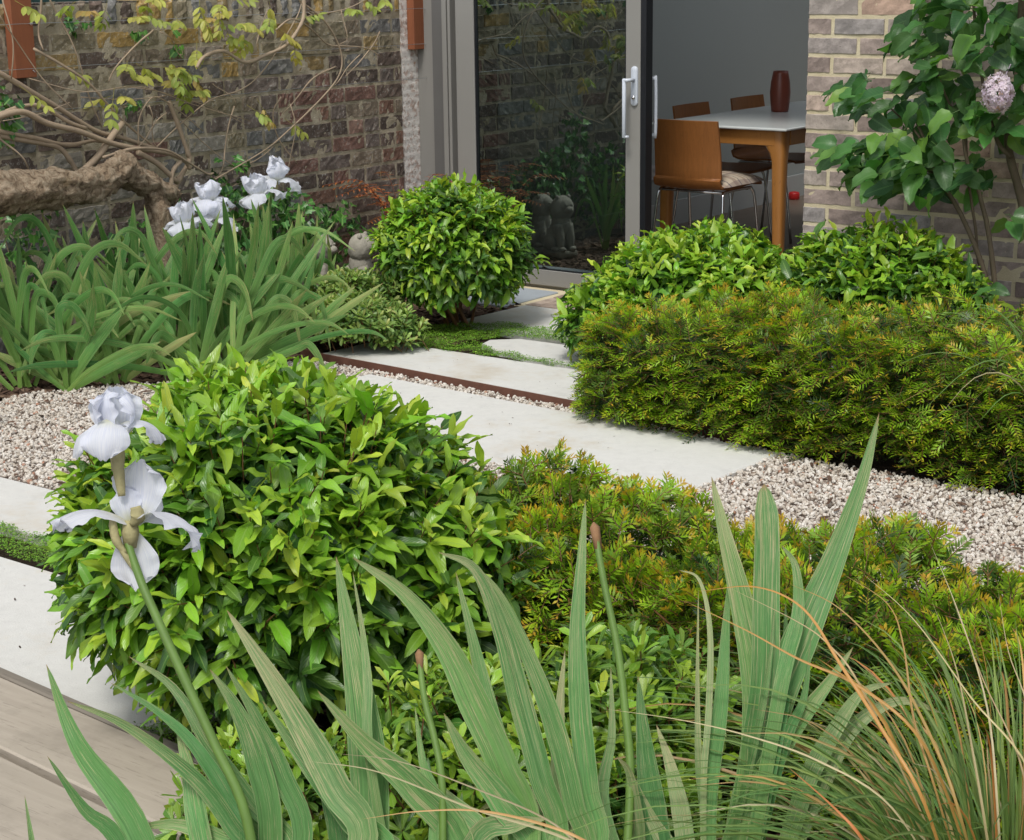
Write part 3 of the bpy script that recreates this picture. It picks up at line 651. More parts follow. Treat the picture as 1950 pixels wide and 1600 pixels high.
# rusty steel edging
ed=MB(); ep=[(.70,-1.50),(.80,-1.62),(.96,-1.735),(1.4,-1.768),(2.41,-1.838),(3.0,-1.875)]
E=cr(np.array([[a,b,0] for a,b in ep]),5); Tn=nrm(np.gradient(E,axis=0)); Nn=np.stack([-Tn[:,1],Tn[:,0],Tn[:,0]*0],-1)*.0035
nE=len(E); V=np.concatenate([E-Nn+[0,0,-.03],E-Nn+[0,0,.022],E+Nn+[0,0,.022],E+Nn+[0,0,-.03]]); i=np.arange(nE-1); Q=np.concatenate([np.stack([k*nE+i,k*nE+i+1,(k+1)*nE+i+1,(k+1)*nE+i],-1) for k in range(3)])
mk('steel_edging',V,Q,M['corten'],cat='edging',label='rusty steel edging strip between the gravel and the slab behind',smooth=False)
# creeping green ground cover
def cover(polys,dens,sub,lab,size=.0055,lift=.014):
    P=[]
    for poly in polys:
        p=np.array(poly); lo,hi=p.min(0),p.max(0); q=rng.uniform(lo,hi,(int((hi-lo).prod()*dens),2)); wob=np.c_[np.sin(q[:,1]*40)*.012,np.sin(q[:,0]*37+1)*.014]; P.append(q[inpoly(q+wob,poly)])
    P=np.concatenate(P); n=len(P); hz=lift*(.5+.5*np.sin(P[:,0]*31)*np.sin(P[:,1]*27))+.004
    mb=MB(); scatter(mb,[leaf_tpl(2,2,.8,sh_oval,.3,.3)],np.c_[P,hz*rng.random(n)+.008],np.c_[rng.normal(size=(n,2)),rng.uniform(-.1,.5,n)],np.c_[rng.normal(size=(n,2))*.35,np.ones(n)],rng.uniform(.7,1.3,n)*size,rng.random(n),np.clip(rng.normal(.45,.25,n),0,1))
    return mb.build('ground_cover',M['moss'],kind='stuff',label=lab,cat='ground cover')
cover([[(.85,-3.84),(2.9,-3.86),(2.9,-4.005),(.85,-4.0)]],60000,0,'mat of tiny green leaves between the two left slabs')
cover([[(1.30,-1.44),(1.32,-1.25),(1.36,-1.12),(1.44,-1.02),(1.9,-.99),(2.6,-.98),(2.6,-.86),(1.7,-.88),(1.3,-.80),(1.02,-.95),(1.05,-1.2)],[(1.24,-1.39),(1.40,-1.20),(1.55,-1.28),(1.85,-1.31),(2.6,-1.28),(2.6,-1.37),(1.4,-1.375)]],50000,0,'mat of tiny green leaves around the rounded slab by the rear shrub',size=.006)
cover([[(3.10,-4.56),(3.20,-4.42),(3.45,-4.45),(3.5,-4.62)]],45000,0,'small green mat between the deck corner and the bare soil')
# bark chips on the soil
stones('bark_mulch',[(.15,-1.0),(.1,-3.0),(.6,-2.8),(.95,-1.9),(.95,-1.72),(1.25,-1.42),(1.3,-.85),(1.0,-.3),(.2,-.3)],2200,.010,.024,M['chip'],-.012,'brown bark chippings in the left bed',flat=.25,elong=1.6)['category']='mulch'
stones('bark_mulch',[(3.2,-4.35),(3.3,-3.75),(5.2,-3.75),(5.2,-5.6),(3.5,-5.6),(3.45,-4.6)],1500,.010,.022,M['chip'],-.012,'dark bark chippings under the foreground plants',flat=.25,elong=1.6)['category']='mulch'

# ---- brick walls
def brickrows(mb,u0,u1,z0,course,bl,joint,rows,face,axis,sgn,bond='stretcher',depth=.012,rough=.0016,hdr=.102,cover_=None,rset=None):
    """bricks on a vertical plane. axis 'y': wall runs along y at x=face ; axis 'x': runs along x at y=face. sgn: outward normal sign"""
    nx,nz=10,6
    for r in range(rows):
        z=z0+r*course; u=u0+(0 if bond=='mixed' else 0); first=True; k=0
        while u<u1-.01:
            if bond=='stretcher': L=(hdr if (r%2 and first) else bl)
            else: L=bl if rng.random()<.58 else hdr
            L=L*(1+rng.normal()*.012 if bond=='mixed' else 1); e=min(u+L,u1)
            if e-u>.03:
                dz=rng.normal()*.0012 if bond=='mixed' else 0; gu=np.concatenate([[u+.0005],np.linspace(u+.0025,e-.0025,nx-2),[e-.0005]]); h=course-joint; gz=np.concatenate([[z+.0005],np.linspace(z+.0028,z+h-.0028,nz-2),[z+h-.0005]])+dz
                U,Zz=np.meshgrid(gu,gz,indexing='ij'); D=rng.normal(size=U.shape)*rough*.6+rng.normal()*rough*.8; 
                U=U+rng.normal(size=U.shape)*rough*.5; Zz=Zz+rng.normal(size=U.shape)*rough*.55
                edge=np.zeros_like(U,bool);edge[0]=edge[-1]=True;edge[:,0]=edge[:,-1]=True; D[edge]-=depth
                n_=(face+sgn*D); V=np.stack([n_,U,Zz],-1) if axis=='y' else np.stack([U,n_,Zz],-1)
                i=np.arange(nx-1)[:,None]*nz;j=np.arange(nz-1)[None]; Q=np.stack([i+j,i+nz+j,i+nz+1+j,i+j+1],-1).reshape(-1,4)
                if (axis=='x')==(sgn>0): Q=Q[:,::-1]
                rr=rng.random() if rset is None else rset((u+e)/2,z)
                mb.add(V.reshape(-1,3),Q,rnd=rr)
            u=e+joint; first=False; k+=1
def soldier(mb,u0,u1,z0,h,w,joint,face,rough=.002):
    nx,nz=4,7; u=u0
    while u<u1:
        e=min(u+w*rng.uniform(.9,1.08),u1); gu=np.linspace(u,e,nx); gz=np.linspace(z0,z0+h+rng.normal()*.002,nz); U,Z=np.meshgrid(gu,gz,indexing='ij'); D=rng.normal(size=U.shape)*rough+rng.normal()*.003; U=U+rng.normal(size=U.shape)*rough*.5;Z=Z+rng.normal(size=U.shape)*rough*.6
        ed_=np.zeros_like(U,bool);ed_[0]=ed_[-1]=True;ed_[:,0]=ed_[:,-1]=True;D[ed_]-=.012
        V=np.stack([face+D,U,Z],-1).reshape(-1,3); i=np.arange(nx-1)[:,None]*nz;j=np.arange(nz-1)[None]; Q=np.stack([i+j,i+nz+j,i+nz+1+j,i+j+1],-1).reshape(-1,4)
        rr=rng.choice([.05,.16,.3,.56,.68,.74,.8]); b=len(V); top=np.array([[face-.01,u+.001,z0+h-.004],[face-.225,u+.001,z0+h-.004],[face-.225,e-.001,z0+h-.004],[face-.01,e-.001,z0+h-.004]])
        mb.add(V,Q,rnd=rr); mb.add(top,[[0,3,2,1]],rnd=rr); u=e+joint
W=empty('garden_wall',(0,-3.5,0),'old dark brick garden wall with brick on edge coping behind the wisteria','wall')
mb=MB()
def oldset(u,z):
    r=rng.random()
    if z>1.0: return rng.choice([.68,.72,.80,.56,.10,.92,.3],p=[.17,.08,.16,.18,.16,.09,.16])
    if u>-.75: return rng.choice([.12,.2,.42,.48,.05,.56,.97],p=[.2,.24,.18,.14,.12,.08,.04])
    return rng.choice([.2,.3,.9,.56,.08,.8,.42],p=[.2,.27,.2,.13,.1,.06,.04])
brickrows(mb,-7.6,.0,-.05,.0773,.216,.0125,17,.0,'y',1,'mixed',rough=.0021,rset=oldset,depth=.006)
mb.build('bricks',M['oldbrick'],W,smooth=False)
mb=MB(); soldier(mb,-7.6,.0,1.2762,.100,.066,.013,.004); mb.build('coping',M['oldbrick'],W,smooth=False)
mb=MB()
# mortar body with uneven face
ny,nz=420,90; ys=np.linspace(-7.6,0,ny); zs=np.linspace(-.06,1.366,nz); Y,Z=np.meshgrid(ys,zs,indexing='ij')
X=-.0032+.0028*np.sin(Y*31+2*np.sin(Z*17))*np.sin(Z*23+Y*7)+.002*np.sin(Y*83+Z*31)*np.sin(Z*61)+rng.normal(size=Y.shape)*.0011; X=np.minimum(X,.0012)
i=np.arange(ny-1)[:,None]*nz;j=np.arange(nz-1)[None]; mb.add(np.stack([X,Y,Z],-1).reshape(-1,3),np.stack([i+j,i+nz+j,i+nz+1+j,i+j+1],-1).reshape(-1,4))
mb.box((-.225,-7.6,-.06),(-.013,0,1.366)); mb.build('mortar',M['oldmortar'],W)
# painted end of the wall beside the door frame
t=NT('flaking_white_paint'); v=t.obj(); n=t.noise(7,6,.7,v); n2=t.noise(45,5,.7,v)
c=t.mix(t.math('MULTIPLY',t.math('SUBTRACT',t.math('ADD',n2,t.math('MULTIPLY',n,.5)),.74),9,True),(.74,.70,.65),(.50,.38,.32)); 
c=t.mix(t.math('MULTIPLY',t.math('SUBTRACT',t.noise(9,4,.7,v),.63),8,True),c,(.40,.18,.05)); M['flake']=t.fin(t.bsdf(c,.85,t.bump(t.math('ADD',n2,n),.005),.2))
mb=MB(); ny,nz=14,200; ys=np.linspace(.001,.145,ny); zs=np.linspace(-.05,2.6,nz); Y,Z=np.meshgrid(ys,zs,indexing='ij'); X=.004+.003*np.sin(Z*81)**4*-1+rng.normal(size=Y.shape)*.0009
i=np.arange(ny-1)[:,None]*nz;j=np.arange(nz-1)[None]; mb.add(np.stack([X,Y,Z],-1).reshape(-1,3),np.stack([i+j,i+nz+j,i+nz+1+j,i+j+1],-1).reshape(-1,4))
mb.box((-.22,.0015,-.05),(-.003,.145,2.6)); mb.build('painted_wall_end',M['flake'],W)
# cement smear down the last bricks
# ---- house front wall
HW=empty('house_wall',(4.0,-.26,0),'grey mauve brick house wall with cream mortar behind the lilac','wall')
mb=MB(); brickrows(mb,2.352,6.6,-.062,.075,.215,.0125,36,-.26,'x',-1,'stretcher',rough=.0015,depth=.006)
mb.build('bricks',M['newbrick'],HW,smooth=False)
mb=MB(); mb.box((2.3555,-.2572,-.06),(6.6,.10,2.66)); mb.build('mortar',M['newmortar'],HW,smooth=False)
# return bricks on the left face of the pier
mb=MB(); brickrows(mb,-.2565,.09,-.062,.075,.215,.0105,36,2.353,'y',-1,'stretcher',rough=.0009,depth=.004); mb.build('return_bricks',M['newbrick'],HW)

# ---- door frame and sliding door
DF=empty('door_frame',(.2,.1,0),'grey aluminium outer frame of the sliding door','door frame')
mb=MB(); mb.box((.006,.12,0),(.118,.30,2.4),.002); mb.box((.215,.055,0),(.243,.30,2.4),.002); mb.box((.2585,.045,0),(.275,.30,2.4),.002)
mb.box((.006,.05,2.4),(2.352,.30,2.5),.002); mb.build('jamb',M['alu'],DF,smooth=False)
mb=MB(); mb.box((.118,.10,0),(.215,.29,2.399)); mb.box((.243,.07,0),(.2585,.29,2.399)); mb.box((.275,.085,0),(.37,.29,2.399)); mb.build('rebate',M['aludark'],DF,smooth=False)
mb=MB(); mb.box((.15,.02,-.01),(2.352,.10,.012),.002); mb.box((.15,.11,-.01),(2.352,.30,.014),.002); mb.build('track',M['alu'],DF,smooth=False)
SD=empty('sliding_door',(.9,0,0),'grey framed sliding glass door leaf reflecting the garden wall','door')
mb=MB(); mb.box((.345,-.002,.013),(.455,.05,2.39),.003); mb.box((1.316,-.002,.013),(1.395,.05,2.39),.003); mb.box((.455,.0005,.013),(1.316,.05,.088),.002); mb.box((.455,.0005,2.30),(1.316,.05,2.39),.002); mb.build('leaf_frame',M['alu'],SD,smooth=False)
mb=MB(); mb.box((.455,.006,.088),(.464,.030,2.30)); mb.box((1.309,.006,.088),(1.316,.030,2.30)); mb.box((.464,.006,.088),(1.309,.030,.093)); mb.box((1.395,-.001,.013),(1.424,.052,2.39)); mb.build('gasket',M['gasket'],SD,smooth=False)
mk('glass_pane',[[.464,.015,.093],[1.309,.015,.093],[1.309,.015,2.30],[.464,.015,2.30]],np.array([[0,1,2,3]]),M['glass'],SD,smooth=False)
hd=MB()
def capsule(mb,c,w,h,d0,d1):
    n=10; a=np.linspace(0,math.pi,n); top=[(c[0]+w/2*math.cos(t),c[1]+h/2-w/2+w/2*math.sin(t)) for t in a]; bot=[(c[0]-w/2*math.cos(t),c[1]-h/2+w/2-w/2*math.sin(t)) for t in a]; L=top+bot; m=len(L)
    cx=np.array(c); ins=[(p[0]+(cx[0]-p[0])*.16,p[1]+(c[1]-p[1])*.03) for p in L]
    V=[(p[0],d0,p[1]) for p in L]+[(p[0],d1+.003,p[1]) for p in L]+[(p[0],d1,p[1]) for p in ins]; Q=[[k*m+i,k*m+(i+1)%m,(k+1)*m+(i+1)%m,(k+1)*m+i] for k in range(2) for i in range(m)]
    T=[[2*m,2*m+i,2*m+i+1] for i in range(1,m-1)]; mb.add(V,Q,T)
capsule(hd,(1.366,.965),.034,.175,-.002,-.012)
hnd=hd.build('handle_plate',M['handle'],SD)
hd=MB(); hd.tube(np.array([[1.366,-.010,.993],[1.366,-.05,.993],[1.358,-.058,.993],[1.345,-.058,.993]]),.0085,10); hd.box((1.337,-.066,.738),(1.354,-.050,1.001),.004); hd.tube(np.array([[1.346,-.06,.744],[1.366,-.05,.744]]),.006,8)
hd.build('pull_handle',M['handle'],SD)
hd=MB(); hd.tube(np.array([[1.366,-.010,.915],[1.366,-.018,.915]]),.008,12); hd.build('lock_cylinder',M['chrome'],SD)
hd=MB(); hd.tube(cr([[1.385,.055,.992],[1.400,.095,.992],[1.411,.10,.985],[1.411,.10,.75],[1.400,.095,.742],[1.385,.055,.742]],3),.0085,8); hd.build('inner_pull_handle',M['handle'],SD)

# ---- the room behind the door
RM=empty('dining_room',(2.3,2.8,0),'grey painted dining room seen through the open door','room')
mb=MB(); mb.box((.20,.30,0),(.30,5.6,2.5)); mb.box((.30,5.5,0),(5.6,5.6,2.5)); mb.box((5.5,.10,0),(5.6,5.5,2.5)); mb.build('walls',M['roomwall'],RM,smooth=False)
mb=MB(); mb.box((.2,.30,2.5),(5.6,1.6,2.6)); mb.box((.2,1.6,2.5),(.9,4.4,2.6)); mb.box((4.4,1.6,2.5),(5.6,4.4,2.6)); mb.box((.2,4.4,2.5),(5.6,5.6,2.6)); mb.build('ceiling',M['ceil'],RM,smooth=False)  # unseen ceiling; the rooflight opening is added to let daylight into the room
mb=MB(); mb.box((.301,.30,0),(.318,5.5,.155),.003); mb.build('skirting',M['skirt'],RM,smooth=False)
sheet('floor',[(.2,.30),(5.6,.30),(5.6,5.6),(.2,5.6)],.012,M['floor'],'brown boards inside the dining room')
sk=empty('wall_socket',(.30,1.88,.333),'grey double socket plate low on the room wall','socket')
mb=MB(); mb.box((.3005,1.80,.292),(.309,1.946,.378),.003); mb.build('plate',M['socketm'],sk,smooth=False)
for yy in (1.825,1.905): mb=MB(); mb.box((.309,yy,.343),(.313,yy+.017,.360),.001); mb.build('switch',M['skirt'],sk,smooth=False)
TB=empty('dining_table',(1.4,1.8,0),'white topped table with rounded wooden legs inside the room','table')
mb=MB(); mb.box((1.03,.66,.728),(1.775,2.75,.741),.004); mb.build('tabletop',M['white'],TB,smooth=False)
mb=MB(); mb.box((1.10,.692,.655),(1.70,.712,.727),.002); mb.box((1.10,2.70,.655),(1.70,2.72,.727),.002); mb.box((1.055,.76,.655),(1.075,2.65,.727),.002); mb.box((1.727,.76,.655),(1.747,2.65,.727),.002); mb.build('apron',M['tablewood'],TB,smooth=False)
def leg(cx,cy,sx,sy):
    mb=MB(); rows=[(.727,.062,.05),(.66,.055,.046),(.62,.040,.038),(.58,.033,.033),(.30,.028,.028),(.013,.022,.022)]; seg=20; V=[]
    for z,a,b in rows:
        for k in range(seg):
            t=k/seg*2*math.pi; e=.55; c_=math.copysign(abs(math.cos(t))**e,math.cos(t)); s_=math.copysign(abs(math.sin(t))**e,math.sin(t)); V.append((cx+c_*a+sx*(a-.022),cy+s_*b+sy*(b-.022),z))
    n=len(rows); i=np.arange(n-1)[:,None]*seg;j=np.arange(seg)[None];k=(j+1)%seg; mb.add(V,np.stack([i+j,i+seg+j,i+seg+k,i+k],-1).reshape(-1,4)); mb.build('leg',M['tablewood'],TB)
for cx,cy,sx,sy in ((1.082,.715,1,1),(1.722,.715,-1,1),(1.082,2.69,1,-1),(1.722,2.69,-1,-1)): leg(cx,cy,sx,sy)
def chair(label,loc,rot,proto=None):
    """bent plywood shell on a chrome frame; faces +Y locally, origin between the feet"""
    root=empty('dining_chair',(0,0,0),label,'chair','wooden chairs round the dining table')
    if proto is None:
        prof=[(-.215,.775),(-.200,.68),(-.190,.60),(-.185,.52),(-.175,.475),(-.15,.452),(-.10,.445),(0,.447),(.12,.452),(.20,.448),(.215,.44)]
        P=cr([[0,a,b] for a,b in prof],4); T=nrm(np.gradient(P,axis=0)); Nn=np.stack([T[:,0]*0,-T[:,2],T[:,1]],-1)*.0055; n=len(P); nu=9; V=[]
        for sg in (1,-1):
            for q in range(n):
                f=q/(n-1); hw=.19 if P[q,2]<.5 or P[q,1]>-.1 else .178+ .0*f
                hw=.176+.014*min(1,max(0,(P[q,1]+.215)/.06)) if P[q,2]>.46 else .19
                for k in range(nu):
                    u=k/(nu-1)*2-1; y_=P[q,1]+(.018*(u*u) if P[q,2]>.5 else 0); V.append((u*hw,y_+Nn[q,1]*sg,P[q,2]+Nn[q,2]*sg+(.006*u*u if P[q,2]<.46 else 0)))
        V=np.array(V); i=np.arange(n-1)[:,None]*nu;j=np.arange(nu-1)[None]; Qa=np.stack([i+j,i+j+1,i+nu+1+j,i+nu+j],-1).reshape(-1,4); Qb=Qa[:,::-1]+n*nu; m=n*nu; S=[]
        for q in range(n-1): S+=[[q*nu,q*nu+nu,m+q*nu+nu,m+q*nu],[q*nu+nu-1,m+q*nu+nu-1,m+(q+1)*nu+nu-1,(q+1)*nu+nu-1]]
        for k in range(nu-1): S+=[[k,m+k,m+k+1,k+1],[m-nu+k,m-nu+k+1,2*m-nu+k+1,2*m-nu+k]]
        mb=MB(); mb.add(V,np.vstack([Qa,Qb,np.array(S)])); mb.build('seat_shell',M['chairwood'],root,smooth=False)
        mb=MB()
        for s in (-1,1): mb.tube(cr([[s*.205,-.20,.012],[s*.185,-.155,.36],[s*.178,-.14,.425],[s*.175,-.10,.436],[s*.175,.10,.436],[s*.180,.135,.425],[s*.187,.155,.36],[s*.20,.205,.012]],4),.0075,8)
        for y in (-.12,.10): mb.tube(np.array([[-.176,y,.432],[.176,y,.432]]),.007,8)
        mb.build('chrome_frame',M['chrome'],root)
    else:
        for ch in proto.children:
            c=ch.copy(); COL.objects.link(c); c.parent=root
    root.location=loc; root.rotation_euler=(0,0,rot); return root
cA=chair('wooden chair at the near end of the table, tartan cushion on its seat',(1.325,.70,.0),0)
cB=chair('wooden chair at the far long side of the table, nearer the door',(1.02,1.38,0),-math.pi/2,cA)
cC=chair('wooden chair at the far long side of the table, behind the vase',(1.02,1.98,0),-math.pi/2,cA)
cD=chair('wooden chair partly hidden by the brick wall edge',(1.80,1.62,0),math.pi/2,cA)
cu=MB(); nu=15; g=np.linspace(-1,1,nu); U,Vv=np.meshgrid(g,g,indexing='ij'); sq=np.clip((1-np.abs(U)**3)*(1-np.abs(Vv)**3),0,1)**.5
top=np.stack([1.345+U*.195*(1-.04*Vv**2),.722+Vv*.195*(1-.04*U**2),.464+.046*sq+.004*np.sin(U*6)*np.sin(Vv*5)],-1).reshape(-1,3); bot=top.copy(); bot[:,2]=.464-.006*sq.ravel()
i=np.arange(nu-1)[:,None]*nu;j=np.arange(nu-1)[None]; Q=np.stack([i+j,i+nu+j,i+nu+1+j,i+j+1],-1).reshape(-1,4); cu.add(top,Q); cu.add(bot,Q[:,::-1])
tag(cu.build('seat_cushion',M['cushion']),'beige and grey checked cushion on the nearest chair','cushion')
mb=MB(); mb.lathe([(0,0),(.043,0),(.046,.01),(.0515,.06),(.054,.10),(.050,.15),(.041,.195),(.038,.208),(.033,.208),(.037,.19),(.044,.15),(.046,.06),(0,.02)],(1.275,1.524,.741),32); tag(mb.build('vase',M['vase']),'tall dark red vase standing on the white table','vase')
mb=MB(); mb.lathe([(0,0),(.03,0),(.036,.01),(.036,.035),(.03,.048),(.01,.052),(0,.052)],tuple(gnd(1512,380,.012)),20); tag(mb.build('floor_tub',M['redm']),'small red tub on the floor beyond the table','tub')

# ---- timber battens and wires on the garden wall
def batten(label,y0,y1,z0,z1,bolts,x0=.006,x1=.05):
    b=empty('wall_batten',(x0,(y0+y1)/2,z0),label,'batten','timber battens on the wall')
    mb=MB(); mb.box((x0,y0,z0),(x1,y1,z1),.002,.4); mb.build('timber',M['batten'],b,smooth=False)
    for z in bolts:
        mb=MB(); yc=y1-.02; a=np.linspace(0,2*math.pi,11); mb.tube(np.array([[x1+.014+.006*math.cos(t),yc,z+.006*math.sin(t)] for t in a]),.0016,5,False); mb.tube(np.array([[x1,yc,z],[x1+.010,yc,z]]),.002,6); mb.build('eye_bolt',M['steelw'],b)
zb=onp(38,150,0,.05)
batten('reddish timber batten at the left edge of the wall',-2.345,-2.245,1.095,2.0,(1.30,1.122))
batten('reddish timber batten beside the door frame',.045,.145,1.10,2.4,(1.30,1.135))
for z,lb in ((1.30,'topmost'),(1.13,'middle'),(.965,'lowest')):
    mb=MB(); ys=np.linspace(-7,.14,30); mb.tube(np.stack([.062+0*ys,ys,z-.004*np.sin((ys+7)*2)**2],-1),.0012,4,False); tag(mb.build('trellis_wire',M['steelw']),'%s thin steel wire stretched along the garden wall'%lb,'wire','steel wires on the garden wall')
# neighbour fence far behind the wall
mb=MB()
for k in range(60): mb.box((-2.0,-9+k*.155,0),(-1.98,-9+k*.155+.15,1.62),0,rng.random())
tag(mb.build('neighbour_fence',M['teal'],smooth=False),'dark teal fence behind the garden wall','fence')

# ---- wisteria
WX=.16
def wp(pts,x=WX,jit=.03):
    out=[]; k=0
    for p in pts: out.append(onp(p[0],p[1],0,x if len(p)<3 else p[2]))
    return np.array(out)
WS=empty('wisteria_vine',tuple(onp(300,470,0,.3)*np.array([1,1,0])),'gnarled wisteria vine with yellow young leaves sprawling over the wall','climber')
mb=MB()
def bark_tube(mb,P,r,n=16,sides=44):
    C=cr(P,n); rr=np.interp(np.linspace(0,1,len(C)),np.linspace(0,1,len(r)),r); T=nrm(np.gradient(C,axis=0)); U=nrm(np.cross(T[0],[0.2,.1,1])); V=[]
    for i in range(len(C)):
        U=nrm(U-T[i]*(U@T[i])); W_=np.cross(T[i],U); a=np.arange(sides)/sides*2*math.pi
        tw=i*.07; q=1+.09*np.sin(3*a+tw)+.06*np.sin(5*a-tw*1.7)+.05*np.sin(11*a+tw*5+1.5*np.sin(i*.5))+.035*np.sin(17*a-tw*7)+.05*math.sin(i*.5)+.05*np.sin(2*a+i*.35)+rng.normal(size=sides)*.022
        V.append(C[i]+(np.outer(np.cos(a)*q,U)+np.outer(np.sin(a)*q,W_))*rr[i])
    n_=len(C); V=np.array(V).reshape(-1,3); i=np.arange(n_-1)[:,None]*sides;j=np.arange(sides)[None];k=(j+1)%sides
    Q=np.stack([i+j,i+k,i+sides+k,i+sides+j],-1).reshape(-1,4); V=np.vstack([V,C[0],C[-1]]); T_=[]
    for q in range(sides): T_+=[[n_*sides,(q+1)%sides,q],[n_*sides+1,(n_-1)*sides+q,(n_-1)*sides+(q+1)%sides]]
    mb.add(V,Q,T_)
bark_tube(mb,wp([(-160,385,.34),(-60,378,.33),(10,368,.32),(90,358,.31),(160,354,.31),(205,338,.32),(232,315,.33),(245,298,.33)]),[.082,.080,.078,.073,.066,.056,.047,.038])
bark_tube(mb,wp([(228,325,.30),(255,338,.28),(290,355,.27),(325,374,.26),(332,378,.26)]),[.052,.052,.048,.042,.034])
bark_tube(mb,np.vstack([wp([(292,362,.28),(300,395,.28),(305,430,.30)]),onp(308,470,0,.32)*np.array([1,1,0])]),[.040,.045,.052,.062])
mb.build('trunk',M['bark'],WS)
BR=[([(-40,125),(0,140),(60,175),(110,205),(180,248),(230,262),(300,285)],8,6),([(-20,225),(40,203),(80,203),(130,232),(165,245)],6,5.5),([(-20,228),(40,213),(90,235),(150,250),(210,272),(260,283),(320,292),(352,307),(362,322)],9,6),
([(-20,247),(60,262),(130,276),(180,268),(222,276)],6.5,5),([(-20,256),(60,270),(110,280),(135,308),(147,330)],7,8),([(234,234),(212,262),(187,298),(160,325)],9,11),([(322,193),(340,240),(358,292),(361,306),(345,335),(332,362)],6.5,8),
([(262,290),(300,312),(338,348)],8,8),([(345,307),(330,325),(325,360)],6,8),([(68,93),(110,120),(160,155),(200,198),(240,235),(305,285)],4,3),([(72,-10),(78,50),(82,95)],3.2,3),([(96,-10),(130,60),(145,110),(165,185),(195,243)],2.2,1.6),([(8,-10),(18,70),(25,150)],2.2,1.8),
([(-5,25),(45,90),(90,160),(135,210)],2,1.6),([(290,58),(260,80),(230,120),(212,155)],3,2.2),([(380,130),(395,108),(430,98),(467,119),(505,104),(540,86),(563,55),(575,30),(578,-12)],5,6),([(575,5),(610,35),(635,75),(646,115),(638,150),(608,190),(560,240),(520,278),(480,305),(415,342)],3.2,2.2),
([(520,57),(545,38),(572,42),(602,62),(630,85),(662,88),(700,92),(722,106)],3,2),([(718,60),(710,90),(690,118),(655,145)],2.6,1.6),([(684,104),(660,138),(632,162)],2,1.5),([(260,278),(258,235),(272,205),(300,185),(345,210),(390,250)],2.4,1.6),([(300,285),(345,238),(400,190),(455,170),(500,130),(560,40),(578,5)],2.2,2.2),
([(643,127),(600,150),(565,182),(535,216)],3,1.8),([(531,184),(524,215),(536,268),(562,312)],2.8,1.6),([(552,198),(558,260),(553,342)],1.8,1.2),([(195,300),(250,283),(312,286),(360,310),(400,332),(412,330)],4.5,3),([(60,150),(160,175),(260,165),(370,200),(480,230)],1.6,1.3),([(150,185),(250,190),(330,180)],1.5,1.2),
([(0,260),(30,290),(55,325)],3.2,2.6),([(448,202),(430,290),(412,335)],2.4,1.6),([(412,340),(470,312),(520,280)],2,1.6),([(320,215),(290,245),(255,283)],2,1.6),([(280,200),(290,240),(302,282)],1.8,1.5),([(410,160),(435,180),(448,205)],1.3,1.1),([(240,165),(300,175),(400,205),(480,240)],1.4,1.1),
([(0,230),(40,225),(90,215),(130,195)],1.5,1.2),([(300,60),(330,80),(350,110)],1.4,1.2),([(560,-5),(600,25),(660,18),(700,-5)],2.2,2),([(655,20),(656,70),(650,85)],1.4,1.1),([(505,20),(500,60),(480,100)],1.6,1.3),([(350,230),(420,300),(470,335)],1.6,1.3)]
for pts,a,b in BR:
    br=MB(); x=WX+rng.uniform(-.06,.05); P=cr(wp(pts,x),5); n=len(P); P=P+np.c_[np.sin(np.linspace(0,5,n)+rng.random()*6)*.018*(a<6),np.zeros(n),np.zeros(n)]; P[:,0]=np.maximum(P[:,0],.05)
    r=np.linspace(a,b,n)*.66/470; kn=1+.10*rng.normal(size=n)*(a<8); br.tube(P,r*kn,7 if a<4 else 12,True,bump=.05)
    br.build('branch',M['twig'],WS)
lf=MB(); P=[];D=[];N=[];S=[];Rn=[];A=[]
CL=[(150,14,24,5),(262,22,18,5),(250,40,12,3),(215,165,22,6),(245,135,25,6),(320,120,34,14),(355,150,34,12),(385,25,36,10),(425,55,34,12),(470,75,26,8),(440,10,26,7),(505,35,24,7),(490,205,18,5),(540,225,18,4),(60,172,14,2),(110,132,24,4),(200,192,16,3),(655,18,16,3),(525,55,14,3),(555,88,14,3),(690,5,16,3),(375,95,20,4),(585,35,14,2),(730,-5,20,3),(30,10,16,2),(320,5,18,4),(200,15,12,3)]
for cx,cy,rr,n in CL:
    for _ in range(max(1,int(n*.45))):
        c=onp(cx+rng.normal()*rr*.5,cy+rng.normal()*rr*.45,0,WX+rng.uniform(-.08,.10)); d=nrm(np.array([rng.normal()*.6+.3,rng.normal()*.8,rng.uniform(-.9,.25)])); L=rng.uniform(.06,.10); nl=rng.integers(3,5); sd=nrm(np.cross(d,[0.3,0,1])); yg=np.clip(rng.normal(.45,.3),0,1)
        for k in range(nl):
            f=(k+1)/nl
            for sg in (1,-1): P.append(c+d*L*f);D.append(nrm(d*.55+sd*sg*.8+[0,0,-.4]));N.append(rv()*.4+np.array([.5,-.3,.7]));S.append(rng.uniform(.036,.060));Rn.append(rng.random());A.append(yg)
        P.append(c+d*L);D.append(d);N.append(np.array([.4,-.2,.8]));S.append(.045);Rn.append(rng.random());A.append(yg)
        lf.tube(np.array([c-d*.03,c+d*L]),[.0012,.0008],3,False,age=.6)
scatter(lf,OVAL,P,D,N,S,Rn,A); lf.build('young_leaves',M['wist'],WS)

